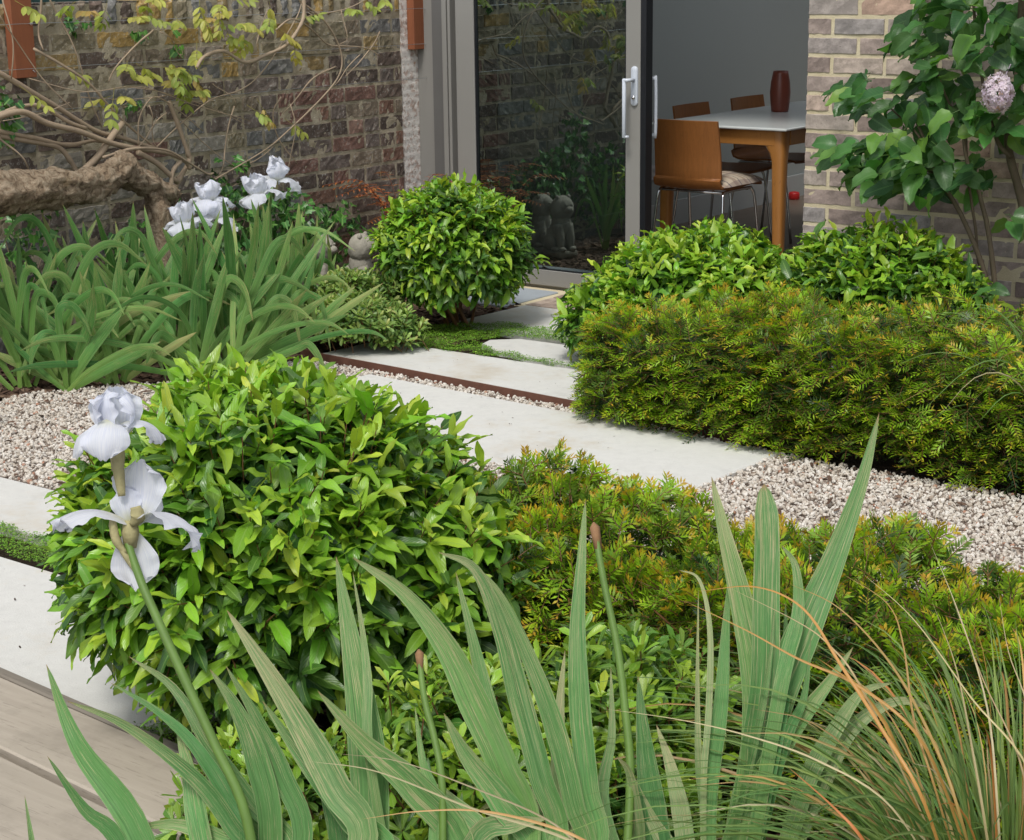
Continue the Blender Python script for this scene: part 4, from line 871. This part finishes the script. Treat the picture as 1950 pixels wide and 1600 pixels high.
# ---- ivy at the foot of the wall
IVY=[ivy_tpl(.25,.15),ivy_tpl(.5,.3),ivy_tpl(.1,.05)]
def ivy(label,clusters,L=.055,grp='ivy on the garden wall'):
    b=np.array(clusters[0][0]); root=empty('ivy_plant',(b[0],b[1],0),label,'ivy',grp); lf=MB();st=MB();P=[];D=[];N=[];S=[];Rn=[];A=[]
    for c,r,n in clusters:
        q,v=shell_pts(c,r,n,-.9,.5); q[:,0]=np.maximum(q[:,0],.02)
        P+=list(q);D+=list(nrm(v*.3+rng.normal(size=(n,3))*.5+[0.1,0,-.7]));N+=list(nrm(v*.9+rng.normal(size=(n,3))*.35+[.7,-.5,.5]));S+=list(rng.uniform(.6,1.15,n)*L);Rn+=list(rng.random(n));A+=list(np.clip(rng.normal(.4,.3,n),0,1))
        for k in range(max(2,n//14)):
            e=q[rng.integers(n)]; s0=np.array([c[0]*.5,c[1],max(0,c[2]-r[2])]); st.tube(cr([s0,(s0+e)/2+rv()*.03,e],3),np.linspace(.003,.0015,7),4,False)
    scatter(lf,IVY,P,D,N,S,Rn,A); lf.build('foliage',M['ivy'],root,smooth=True); st.build('stems',M['twig'],root); return root
cI=onp(560,400,0,.18)
ivy('bright green ivy mound behind the pale irises at the wall foot',[((.12,-1.0,.34),(.13,.30,.20),300),((.10,-.62,.28),(.09,.24,.16),130),((.14,-1.25,.40),(.10,.30,.22),200),((.15,-1.7,.28),(.14,.40,.28),320),((.12,-1.30,.62),(.05,.14,.10),40)])
ivy('dark ivy clump at the left frame edge beside the timber batten',[((.08,-2.46,.98),(.07,.09,.16),70),((.18,-2.45,.45),(.16,.16,.26),120)])
ivy('small ivy sprigs on the top courses of the wall',[(tuple(onp(148,45,0,.03)),(.02,.06,.035),14),(tuple(onp(262,62,0,.03)),(.02,.045,.02),9),(tuple(onp(340,88,0,.03)),(.02,.02,.03),8),(tuple(onp(250,195,0,.03)),(.02,.03,.02),6),(tuple(onp(590,30,0,.03)),(.02,.02,.02),4)],.05)

# ---- irises in the left bed
def irisplant(label,fans,flowers=(),grp='iris clumps in the left bed'):
    b=fans[0][0]; root=empty('iris_plant',(b[0],b[1],0),label,'iris',grp); mb=MB()
    for bb,az,n,L,w,spd,flop in fans: irisfan(mb,(bb[0],bb[1],0),az,n,L*.96,w*.92,spd*1.1,min(.72,flop*1.5))
    mb.build('leaves',M['iris'],root); return root
def stemfl(root,base,pts,r,flw,cut=False,sz=1.0):
    P=cr(np.vstack([[base],pts]),5); mb=MB(); mb.tube(P,np.linspace(r*1.2,r,len(P)),8); mb.build('flower_stem',M['istem'],root)
    for c,ax,az,s in flw: irisflower(root,c,s,ax,az)
camdir=np.array([.6,-.75,0]); pz=math.atan2(.8,.6)   # fan planes roughly broadside to the path
def F_(x,y,n=7,L=.55,w=.034,spd=.55,flop=.3,az=None): return ((x,y),(.64+rng.normal()*.35) if az is None else az,n+3,L*1.22,w*1.05,spd,flop)
irisplant('wide iris clump at the left frame edge with drooping leaf tips',[F_(.42,-2.72,8,.55,.036,.7,.45),F_(.50,-2.60,8,.50,.036,.8,.5),F_(.30,-2.60,7,.62,.036,.5,.3),F_(.62,-2.66,7,.40,.034,1.1,.7)])
irisplant('upright iris clump in front of the thick vine trunk',[F_(.40,-2.36,7,.66,.036,.45,.25),F_(.52,-2.42,8,.50,.034,.7,.4),F_(.66,-2.48,7,.42,.034,1.0,.6),F_(.50,-2.25,7,.60,.036,.5,.3)])
pB=irisplant('iris clump in the middle of the bed below the white blooms',[F_(.70,-2.20,9,.60,.036,.55,.15),F_(.62,-2.05,8,.55,.034,.6,.25),F_(.80,-2.16,8,.50,.034,.9,.25),F_(.86,-2.26,7,.42,.034,1.2,.6)])
pC=irisplant('iris clump with flat arching leaves at the gravel edge',[F_(.84,-2.08,9,.62,.036,1.15,.25),F_(.92,-2.14,8,.50,.036,1.25,.4),F_(.72,-1.85,8,.52,.034,.7,.3),F_(.9,-1.98,7,.60,.034,1.0,.1)])
pD=irisplant('stiff upright iris fan beside the low rosette shrub',[F_(.74,-1.66,5,.52,.032,.22,.0,.64),F_(.58,-1.55,5,.50,.030,.4,.1),F_(.80,-1.72,4,.42,.030,.3,.0,.64)])
irisplant('bluish thin iris leaves against the wall foot',[F_(.42,-1.15,7,.46,.026,.4,.1),F_(.52,-1.35,6,.40,.024,.5,.1)])
def fp(x,y,X=.62): return onp(x,y,0,X)
stemfl(pB,(.62,-2.02,.02),[fp(388,520),fp(392,430),fp(394,408)],.005,[(fp(350,428,.64),(-.1,-.1,1),.4,1.15),(fp(412,418,.64),(.1,.05,1),1.5,1.15),(fp(397,385,.60),(0,0,1),2.4,1.2)])
pE=irisplant('iris with tall blooms in front of the ivy mound',[F_(.58,-1.66,7,.42,.03,.6,.2)])
stemfl(pE,(.58,-1.66,.02),[fp(508,520,.58),fp(512,430,.58),fp(517,365,.58)],.005,[(fp(490,375,.60),(-.2,-.1,1),.3,1.2),(fp(525,345,.57),(.1,0,1),1.9,1.2)])
# ---- shrubs
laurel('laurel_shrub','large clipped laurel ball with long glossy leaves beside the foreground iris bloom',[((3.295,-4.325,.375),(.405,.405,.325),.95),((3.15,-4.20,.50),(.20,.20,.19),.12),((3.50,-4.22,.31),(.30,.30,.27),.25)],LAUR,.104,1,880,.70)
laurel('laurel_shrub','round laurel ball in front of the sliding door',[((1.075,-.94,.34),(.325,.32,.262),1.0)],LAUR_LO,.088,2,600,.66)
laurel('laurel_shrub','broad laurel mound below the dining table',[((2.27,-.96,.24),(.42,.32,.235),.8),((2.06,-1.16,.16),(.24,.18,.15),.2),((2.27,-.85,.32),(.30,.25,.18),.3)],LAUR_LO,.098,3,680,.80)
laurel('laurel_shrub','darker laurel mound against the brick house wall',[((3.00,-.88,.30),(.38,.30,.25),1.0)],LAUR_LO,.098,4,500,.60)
pitto('rosette_shrub','low shrub with small yellow edged rosette leaves left of the slab',[((1.02,-1.56,.11),(.24,.15,.13),.7),((.82,-1.32,.15),(.24,.20,.13),.6),((1.16,-1.47,.08),(.15,.13,.10),.3)],330,.048,M['pitto2'],'low rosette shrubs',.7)
pitto('rosette_shrub','fresh green rosette shrub under the foreground iris leaves',[((3.98,-4.55,.16),(.26,.24,.20),.8),((4.18,-4.38,.24),(.2,.18,.17),.45),((3.72,-4.74,.10),(.2,.2,.14),.4),((4.28,-4.62,.12),(.24,.24,.18),.5)],380,.052,M['pitto'],'low rosette shrubs',.7)
# ---- yew hedges
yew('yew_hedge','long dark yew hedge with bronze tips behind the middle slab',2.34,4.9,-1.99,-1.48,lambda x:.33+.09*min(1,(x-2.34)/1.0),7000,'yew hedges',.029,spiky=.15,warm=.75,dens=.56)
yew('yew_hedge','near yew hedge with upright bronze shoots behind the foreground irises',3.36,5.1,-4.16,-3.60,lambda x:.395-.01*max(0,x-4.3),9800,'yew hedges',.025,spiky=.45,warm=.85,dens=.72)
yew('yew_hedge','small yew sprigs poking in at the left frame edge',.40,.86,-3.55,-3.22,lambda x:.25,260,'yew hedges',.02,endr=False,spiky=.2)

# ---- lilac
LI=empty('lilac_shrub',(3.38,-.62,0),'lilac with heart shaped leaves and a pale flower head in front of the house wall','shrub')
def lp(pts,y=-.62): return np.array([onp(a,b,1,y) for a,b in pts])
st=MB()
for pts,a,b in (([(1896,720),(1893,640),(1888,580),(1868,500),(1840,430),(1815,382),(1795,350),(1770,290),(1740,220)],7.5,3),([(1903,720),(1900,640),(1897,570),(1890,500),(1880,430),(1870,390),(1862,358),(1840,300),(1830,200)],7,3.5),([(1893,640),(1884,545),(1864,500),(1858,440),(1850,385),(1842,330),(1840,260)],4,2.6),
 ([(2010,740),(1985,560),(1965,480),(1945,380),(1925,305),(1920,262),(1935,200),(1940,100),(1950,-60)],11,7),([(1930,720),(1925,610),(1912,580),(1899,572)],6,5),([(1925,300),(1900,270),(1880,200),(1860,80),(1850,-60)],5,3),([(1835,330),(1780,330),(1720,300),(1660,290),(1625,285)],3,1.6),([(1795,350),(1750,260),(1700,210),(1660,165)],3,1.6),([(1862,358),(1855,345),(1858,335)],5,4),([(1840,260),(1800,180),(1780,120)],2.6,1.6),([(1945,380),(1990,300),(2050,150),(2100,-100)],6,3)):
    P=cr(lp(pts,-.62+rng.uniform(-.05,.05)),5); st=MB(); st.tube(P,np.linspace(a,b,len(P))/500*.85,8,True,bump=.08); st.build('stem',M['lbark'],LI)
lf=MB();P=[];D=[];N=[];S=[];Rn=[];A=[]
LC=[(1690,260,75,85,34),(1765,330,60,50,22),(1800,225,110,95,70),(1850,40,105,70,70),(1935,130,40,150,60),(1655,165,45,35,12),(1640,290,45,22,14),(1700,325,70,40,32),(1825,325,75,35,30),(1775,110,45,40,18),(1930,415,14,10,4),(1600,288,25,15,4),(1665,205,35,20,6),(1730,60,25,30,5),(2060,100,110,200,110),(1900,-140,190,110,110),(1890,540,14,10,2)]
for cx,cy,rx,ry,n in LC:
    for _ in range(n):
        a=rng.uniform(0,6.28); k=math.sqrt(rng.random()); qx,qy=cx+rx*k*math.cos(a),cy+ry*k*math.sin(a)
        if math.hypot(qx-1895,qy-170)<28: continue
        c=onp(qx,qy,1,-.68+rng.normal()*.16); c[1]=min(c[1],-.36)
        o=nrm(np.array([(cx-1880)/250+rng.normal()*.7,-.35+rng.normal()*.5,rng.normal()*.25-.28]))
        P.append(c);D.append(o);N.append(nrm(np.array([rng.normal()*.45,-.55+rng.normal()*.35,.75])));S.append(rng.uniform(.070,.125));Rn.append(rng.random());A.append(np.clip(rng.normal(.35,.25),0,1) if rng.random()<.92 else .85)  # a few leaves coloured brighter, for backlit blades and pale undersides
        lf.tube(np.array([c-o*.01,c+o*.022]),[.0012,.0012],3,False,age=.8)
scatter(lf,HEART,P,D,N,S,Rn,A); lf.build('leaves',M['lilac'],LI)
fc=onp(1900,178,1,-1.02); fl=MB(); n=520; v=nrm(rng.normal(size=(n,3))); ctr=fc+v*np.array([.052,.045,.066])*(.78+.14*rng.random((n,1))+.16*(np.sin(v[:,:1]*7+1)*np.sin(v[:,1:2]*6)*np.sin(v[:,2:]*8+2))); 
P=[];D=[];N=[];S=[];Rn=[];A=[]
for c,nv in zip(ctr,v):
    e1=nrm(np.cross(nv,rv())); e2=np.cross(nv,e1); rr=rng.random(); ag=.95 if rng.random()<.035 else rng.random()*.6
    for k in range(4): a=k*math.pi/2; P.append(c+nv*.004);D.append(e1*math.cos(a)+e2*math.sin(a)+nv*rng.uniform(-.1,.9));N.append(nv);S.append(.0105);Rn.append(rr);A.append(ag)
scatter(fl,[leaf_tpl(2,2,.7,sh_oval,-.4,.5)],P,D,N,S,Rn,A); fl.tube(np.array([fc+[0,.1,.09],fc+[0,.03,.03],fc+[0,0,-.05]]),[.002,.0018,.001],4,False); fl.build('flower_head',M['lilacfl'],LI)

# ---- rusty fern, lions hidden behind the rear ball and mirrored in the glass
fe=MB(); fr=empty('rusty_fern',(.30,-.34,0),'rust coloured fern fronds behind the rear laurel ball','fern')
for k in range(26):
    a=rng.uniform(0,6.28); l=rng.uniform(.40,.64); h=np.array([math.cos(a),math.sin(a),0]); b=np.array([.30,-.34,0]); Pc=cr([b,b+h*l*.12+[0,0,l*.5],b+h*l*.33+[0,0,l*.82],b+h*l*.62+[0,0,l*.80]],6); T=nrm(np.gradient(Pc,axis=0)); n=len(Pc)
    fe.tube(Pc,.0015,3,False); sx=nrm(np.cross(T,[0,0,1.])); P=[];D=[];S=[]
    for i in range(4,n):
        for sg in (1,-1): P.append(Pc[i]);D.append(T[i]*.4+sx[i]*sg);S.append(.075*(1-(i/n))+.02)
    scatter(fe,[leaf_tpl(3,2,.22,sh_oval,.2,.5)],P,D,np.tile([0,0,1.],(len(P),1)),S,rng.random(len(P)),rng.random(len(P)))
fe.build('fronds',M['fern'],fr)
def lion(label,loc,rot,s):
    root=empty('lion_statue',(0,0,0),label,'statue','stone lion statues by the door'); mb=MB()
    mb.box((-.055,-.075,0),(.055,.085,.035),.006)
    def blob(c,r,seg=16,rg=10,lump=0):
        th=np.linspace(0,math.pi,rg); a=np.arange(seg)/seg*2*math.pi; T,Aa=np.meshgrid(th,a,indexing='ij'); k=1+lump*np.sin(Aa*7)*np.sin(T*6); V=np.stack([c[0]+r[0]*np.sin(T)*np.cos(Aa)*k,c[1]+r[1]*np.sin(T)*np.sin(Aa)*k,c[2]+r[2]*np.cos(T)],-1).reshape(-1,3)
        i=np.arange(rg-1)[:,None]*seg;j=np.arange(seg)[None];kk=(j+1)%seg; mb.add(V,np.stack([i+j,i+seg+j,i+seg+kk,i+kk],-1).reshape(-1,4))
    blob((0,-.02,.10),(.052,.06,.075)); blob((0,.015,.17),(.05,.05,.085)); blob((0,.02,.245),(.062,.055,.065),24,14,.07); blob((0,.055,.258),(.036,.034,.038)); blob((0,.088,.245),(.022,.020,.018))
    for sx in (-1,1):
        mb.tube(cr([[sx*.028,.035,.17],[sx*.03,.055,.10],[sx*.03,.055,.045]],4),np.linspace(.024,.016,9),10); blob((sx*.03,.068,.045),(.019,.026,.014)); blob((sx*.048,-.015,.075),(.024,.045,.042)); blob((sx*.05,.035,.045),(.017,.032,.013)); blob((sx*.034,.03,.30),(.012,.010,.014)); blob((sx*.014,.085,.268),(.007,.006,.006))
    mb.tube(cr([[0,-.07,.05],[.04,-.09,.045],[.06,-.05,.05]],4),.010,8)
    ob=mb.build('body',M['statue'],root); root.location=loc; root.rotation_euler=(0,0,rot); root.scale=(s,s,s)
lion('stone lion sitting nearest the door glass',(.37,-.785,0),-1.2,1.05)
lion('stone lion sitting beside the garden wall, its outline in the reflection on the left',(.19,-.85,0),-1.5,1.02)
sheet('paving_slab',[(.30,-.48),(.98,-.48),(.98,-.06),(.30,-.06)],.004,plain('blue_grey_stone',(.30,.33,.36),.6),'blue grey stone slab in front of the fixed end of the door',thick=.03)

# ---- foreground irises (leaf by leaf)
def fgiris(label,base,leaves,depth,grp='irises in the foreground bed'):
    """leaves: (points from tip to root in photo pixels, width px, age, depth shift at tip)"""
    g=gnd(*base); root=empty('iris_plant',(g[0],g[1],0),label,'iris',grp); mb=MB()
    for L in leaves:
        pts,w,ag=L[0],L[1],L[2]; dt=L[3] if len(L)>3 else rng.uniform(-.05,.16); bl=len(L)>4 and L[4]
        n=len(pts); ds=np.linspace(depth+dt,depth,n); P=[atd(x,y,d) for (x,y),d in zip(pts,ds)]
        b=g+np.array([rng.normal()*.03,rng.normal()*.02,0]); mid=(P[-1]*.45+b*.55)+np.array([0,0,.02])
        P=P+[mid,b]; P=P[::-1]
        up=nrm(-CF*1.0+CR*rng.uniform(-.7,.7)+np.array([0,0,.2])); blade(mb,P,w*depth/FPX*.96,up,rng.random(),ag,6,blunt=bl)
    mb.build('leaves',M['irisfg'],root); return root
A_=[([(88,1265),(150,1420),(270,1600)],52,.25),([(90,1440),(160,1540),(235,1620)],30,.3),([(47,1515),(60,1600),(66,1650)],17,.5),([(210,1300),(300,1355),(370,1420),(440,1530),(470,1620)],27,.3),([(128,1335),(240,1382),(370,1480),(440,1570),(480,1660)],34,.6),
 ([(245,1250),(330,1310),(400,1420),(480,1530),(560,1640)],34,.55),([(335,1372),(360,1470),(385,1600)],46,.7),([(400,1275),(450,1350),(490,1450),(515,1600)],44,.5),([(432,1162),(500,1262),(580,1390),(640,1500),(690,1620)],60,.85),([(430,1268),(490,1370),(540,1480),(575,1620)],38,.4),([(410,1455),(430,1540),(445,1640)],24,.6),([(500,1335),(580,1450),(670,1560),(730,1650)],50,.45),([(360,1420),(420,1500),(500,1590),(560,1660)],40,.7),([(240,1580),(330,1570),(420,1600),(500,1660)],36,.7)]
fA=fgiris('foreground iris at the left with a tall stem of two white blooms',(430,2230),A_,2.25)
B_=[([(640,1060),(665,1200),(690,1350),(706,1500),(712,1640)],70,.45),([(672,1062),(770,1130),(850,1230),(905,1340),(960,1460),(1005,1600)],62,.75),([(605,1316),(700,1420),(790,1500),(880,1630)],58,.7),([(868,1090),(900,1220),(930,1350),(960,1480),(985,1640)],42,.4),([(836,1052),(905,1085),(955,1200),(990,1330),(1030,1480),(1060,1620)],42,.7),
 ([(866,1062),(940,1120),(1010,1260),(1060,1400),(1092,1530),(1110,1650)],38,.65),([(845,1358),(890,1440),(960,1530),(1020,1640)],54,.75),([(1076,1238),(1066,1350),(1064,1480),(1070,1640)],32,.95),([(1115,952),(1108,1060),(1100,1200),(1105,1350),(1120,1500),(1130,1640)],40,.6,.1),([(790,1480),(850,1525),(930,1640)],50,.8),([(910,1545),(975,1512),(1040,1535),(1095,1610),(1110,1660)],54,.85),
 ([(880,1508),(876,1560),(880,1640)],24,.3),([(672,1090),(690,1200),(700,1300),(705,1450)],18,.8),([(560,1320),(600,1420),(640,1540),(660,1640)],50,.5),([(790,1345),(805,1450),(830,1560)],22,.5),([(1000,1380),(1030,1470),(1050,1600)],30,.8),([(650,1560),(700,1590),(760,1650)],44,.8),([(1040,1560),(980,1570),(900,1610)],40,.8)]
fB=fgiris('foreground iris in the middle with tall straight blades',(800,2180),B_,2.35)
C_=[([(1355,908),(1378,1010),(1412,1150),(1440,1290),(1440,1420),(1420,1600)],60,.75,.15),([(1455,922),(1460,1010),(1458,1150),(1455,1300),(1432,1450),(1400,1640)],52,.6,.12,True),([(1674,788),(1640,920),(1590,1060),(1540,1180),(1480,1330),(1430,1500),(1400,1650)],64,.45,.15),([(1292,1085),(1332,1105),(1352,1200),(1350,1350),(1340,1500)],12,1),
 ([(1488,1038),(1515,1080),(1520,1170),(1500,1250),(1480,1350)],28,.6),([(1390,1082),(1382,1200),(1372,1350),(1350,1550)],28,.35),([(1496,1148),(1495,1280),(1478,1400)],28,.3),([(1476,1150),(1465,1260),(1440,1400)],16,.7),([(1215,1288),(1225,1400),(1240,1520),(1260,1650)],48,.3),([(1625,1232),(1570,1310),(1500,1400),(1430,1520),(1385,1640)],46,.7),
 ([(1800,1360),(1710,1335),(1620,1390),(1560,1500),(1500,1640)],34,.9),([(1700,1300),(1640,1320),(1590,1390),(1540,1480),(1500,1600)],34,.8),([(1175,1440),(1200,1475),(1215,1560),(1225,1640)],28,.9),([(1250,1380),(1280,1470),(1305,1600)],34,.95),([(1163,1270),(1165,1400),(1152,1550)],22,.8),
 ([(1330,1120),(1328,1300),(1330,1450),(1340,1600)],14,.9),([(1190,1450),(1240,1560),(1290,1650)],34,.9),([(1545,1210),(1530,1330),(1490,1430)],20,.4)]
fC=fgiris('foreground iris at the right with three broad tall blades',(1350,2080),C_,2.45)
def fgstem(root,pts,d0,d1,rpx,base,cut=True):
    g=gnd(*base); P=[atd(x,y,d) for (x,y),d in zip(pts,np.linspace(d0,d1,len(pts)))]; P=P+[P[-1]*.72+g*.28+(P[-1]-P[-2])*.25,P[-1]*.38+g*.62+(P[-1]-P[-2])*.15,g]; P=cr(P[::-1],5); mb=MB(); mb.tube(P,np.linspace(rpx*1.3,rpx*.85,len(P))*2.3/FPX,10,bump=.04); o=mb.build('flower_stem',M['istem'],root)
    if cut: mb=MB(); e=P[-1];q=P[-3]; mb.tube(np.array([q,e,e+(e-q)*.25]),[rpx*.95*2.3/FPX,rpx*1.1*2.3/FPX,rpx*.3*2.3/FPX],7,bump=.3); mb.build('withered_tip',M['iristip'],root)
    return P
fgstem(fB,[(1132,1005),(1150,1110),(1175,1230),(1190,1350),(1200,1480)],2.55,2.45,8,(1150,2150))
fgstem(fB,[(798,1245),(808,1330),(828,1410),(842,1500)],2.4,2.35,7,(830,2180))
fd=2.30
def fpx(x,y,d=fd): return atd(x,y,d)
Pst=fgstem(fA,[(232,900),(236,1000),(262,1090),(300,1180),(350,1290),(410,1420),(470,1560)],2.32,2.22,8.5,(520,2230),False)
# spathes
def spathe(pts,r,d=fd-.01):
    mb=MB(); P=cr([fpx(x,y,d) for x,y in pts],5); rr=np.interp(np.linspace(0,1,len(P)),np.linspace(0,1,len(r)),r)/FPX*d; mb.tube(P,rr,12,bump=.06); return mb.build('spathe',M['papery'],fA)
spathe([(232,945),(227,905),(223,870),(220,842)],[7,11,13,14]); spathe([(240,1055),(222,1030),(215,1000),(213,985)],[4,9,8,3]); spathe([(262,1095),(240,1060),(222,1035)],[4,6,3]); spathe([(250,1000),(262,985),(258,965)],[5,15,10])
up_=-CR*.0+CU
def P3(root,c,dx,dy,out,L,Wd,bend,ruff,nm):   # petal: direction in photo-plane axes
    d=CR*dx+CU*dy; petal(root,c,d,np.array(out),L,Wd,bend,ruff,nm)
mb=MB(); c1=fpx(224,868); mb.tube(np.array([c1-CU*.02,c1,c1+CU*.012]),[.008,.010,.008],8); f1=mb.build('flower',M['papery'],fA)
px=fd/FPX
cs=fpx(220,838)
petal(f1,cs,CU+CR*-.25,-CR*-.6-CF*-.2,.066,.074,.35,.10,'standard'); petal(f1,cs+CR*.006,CU+CR*.45,-CR-CF*.3,.062,.072,.75,.15,'standard'); petal(f1,cs+CF*.008,CU*1.0-CR*.05+CF*.3,-CF,.070,.070,.7,.12,'standard'); petal(f1,cs-CR*.008,CU-CR*.55,CR*.8,.058,.066,.8,.15,'standard')
petal(f1,fpx(212,800)-CF*.010,-CF*.7-CU*.35,-CU,.064,.062,1.1,.07,'fall'); petal(f1,fpx(228,812),CR*.9+CU*.25,-CU,.062,.064,1.35,.12,'fall'); petal(f1,fpx(196,812),-CR*.5-CU*.25-CF*.3,-CU,.056,.056,1.0,.10,'fall')
mb=MB(); c2=fpx(248,1000); mb.tube(np.array([c2-CU*.03,c2-CU*.01,c2+CU*.006]),[.008,.012,.009],8); f2=mb.build('flower',M['papery'],fA)
P3(f2,c2+CR*.006,.15,1,-CF-CR*.2,.086,.070,.35,.10,'standard'); P3(f2,c2,-.2,.9,CF,.055,.04,.5,.1,'standard'); P3(f2,c2+CF*.008,.4,.8,CF,.06,.05,.7,.1,'standard')
P3(f2,c2,-.95,.45,-CU-CR*.2,.104,.072,1.0,.10,'fall'); P3(f2,c2,.92,.55,-CU-CF*.2,.108,.074,1.75,.11,'fall'); P3(f2,c2-CU*.006,.12,-.9,-CF*.4+CR*.1,.080,.060,.5,.12,'fall')

# ---- ornamental grasses
def grass(label,base,n,L0,bias,spreadr,tan=.35,manual=(),droop=1.0,w=.0032):
    root=empty('ornamental_grass',(base[0],base[1],0),label,'grass','bronze tinted grass tufts'); g1=MB(); g2=MB()
    for i in range(n):
        a=rng.uniform(0,6.28); h=nrm(np.array([math.cos(a),math.sin(a),0])*spreadr+bias*rng.uniform(.05,.55)); l=L0*rng.uniform(.55,1.12); lean=rng.uniform(.12,.85); b=np.array([base[0],base[1],0])+np.array([math.cos(a),math.sin(a),0])*rng.random()**.5*.09
        q=[b,b+(h*lean*.16+np.array([0,0,.36]))*l,b+(h*lean*.48+np.array([0,0,.62-.05*lean]))*l,b+(h*(lean*.85)+np.array([0,0,.76-.15*lean*droop]))*l,b+(h*(lean*1.22)+np.array([0,0,.86-.38*lean*droop]))*l]
        m=g2 if rng.random()<tan else g1; q=[p+rng.normal(size=3)*.0025 for p in q]
        blade(m,q,w*rng.uniform(.5,1.35),nrm(rv()+np.array([0,-.3,.8])),rng.random(),rng.random()*(.8 if m is g1 else 1),3,fold=.6)
    for pts,wd,ag,d0,d1 in manual:
        P=[atd(x,y,d) for (x,y),d in zip(pts,np.linspace(d0,d1,len(pts)))]; g_=np.array([base[0],base[1],0.0])+rng.normal(size=3)*[.03,.03,0]; t_=P[-1]-P[-2]; P=P+[P[-1]*.72+g_*.28+t_*.35,P[-1]*.36+g_*.64+t_*.22,g_]
        blade(g2,P[::-1],wd*1.45/FPX,-CF+CU*.3,rng.random(),ag,6,fold=.5)
    g1.build('green_blades',M['grassm'],root); g2.build('bronze_blades',M['grasst'],root); return root
gb=gnd(1900,2020); left=-CR*1.0+np.array([0,0,0])
MAN=[([(1330,1126),(1440,1118),(1530,1160),(1600,1265),(1680,1390),(1760,1530)],9,.85,2.3,2.1),([(1300,1143),(1420,1200),(1520,1255),(1640,1310),(1760,1420)],8,.8,2.3,2.15),([(1600,1090),(1690,1150),(1720,1230),(1740,1370),(1780,1500)],6,.7,2.3,2.15),([(1500,1110),(1600,1160),(1700,1270),(1780,1420),(1830,1560)],8,.7,2.25,2.1),([(1775,1145),(1820,1270),(1850,1420),(1880,1600)],7,.3,2.25,2.15),([(1770,1030),(1830,1180),(1880,1350),(1900,1550)],6,.1,2.3,2.15),([(1900,1120),(1920,1240),(1960,1370)],4,.2,2.25,2.15),([(1390,1120),(1520,1185),(1580,1230),(1640,1310)],5,.3,2.3,2.2),([(590,1450),(720,1470),(900,1540),(1060,1590),(1200,1660)],7,.1,2.0,2.0),([(690,1560),(800,1545),(920,1545),(1050,1575),(1150,1620)],7,.6,2.0,2.0),
 ([(640,1435),(760,1450),(900,1500),(1040,1560),(1150,1640)],5,.15,2.1,2.05),([(1150,1350),(1290,1370),(1420,1400),(1560,1450),(1700,1540)],5,.15,2.2,2.1),([(1500,1460),(1590,1540),(1650,1610)],9,.9,2.0,2.0),([(1810,1130),(1870,1290),(1950,1480)],5,.3,2.25,2.1),([(1640,1090),(1740,1180),(1850,1330),(1960,1470)],5,.25,2.2,2.1)]
grass('large bronze and green grass tuft in the bottom right corner',gb,900,.66,left*1.0,.9,.17,MAN,w=.0036)
grass('grass tuft arching over the right end of the rear hedge',(3.98,-1.72),170,.66,-CR*.6+np.array([.1,-.55,0]),.7,.22,droop=1.25,w=.0038)

# ------------------------------------------------------------------ light
w=bpy.data.worlds.new('World'); sc.world=w; w.use_nodes=True; nt=w.node_tree; bg=nt.nodes['Background']
sky=nt.nodes.new('ShaderNodeTexSky'); sky.sky_type='NISHITA'; sky.sun_disc=False; sky.air_density=1.0; sky.dust_density=2.0; sky.ozone_density=1.0
AZ=R(160); EL=R(58)    # azimuth: from the camera's right, behind
sdir=np.array([.30*math.cos(EL),-.95*math.cos(EL),math.sin(EL)]); 
sky.sun_elevation=EL; sky.sun_rotation=math.atan2(sdir[0],sdir[1])
hs=nt.nodes.new('ShaderNodeHueSaturation'); hs.inputs['Saturation'].default_value=.30
nt.links.new(sky.outputs[0],hs.inputs['Color']); nt.links.new(hs.outputs[0],bg.inputs['Color']); bg.inputs['Strength'].default_value=.12
ld=bpy.data.lights.new('sun','SUN'); ld.energy=1.5; ld.angle=R(14); ld.color=(1,.96,.90); lo=bpy.data.objects.new('sun',ld); COL.objects.link(lo)
from mathutils import Vector, Matrix
lo.rotation_euler=Vector(tuple(-sdir)).to_track_quat('-Z','Y').to_euler()
# ------------------------------------------------------------------ camera
cd=bpy.data.cameras.new('camera'); co=bpy.data.objects.new('camera',cd); COL.objects.link(co); sc.camera=co
cd.sensor_fit='HORIZONTAL'; cd.sensor_width=36; cd.lens=FPX/1950*36; cd.clip_end=300; cd.clip_start=.05
Mx=Matrix(((CR[0],CU[0],-CF[0],CAM[0]),(CR[1],CU[1],-CF[1],CAM[1]),(CR[2],CU[2],-CF[2],CAM[2]),(0,0,0,1))); co.matrix_world=Mx
sc.view_settings.view_transform='Standard'; sc.view_settings.look='None'; sc.view_settings.gamma=1; sc.view_settings.exposure=0.66
sc.cycles.max_bounces=8; sc.cycles.diffuse_bounces=4; sc.cycles.transparent_max_bounces=12; sc.cycles.use_denoising=True
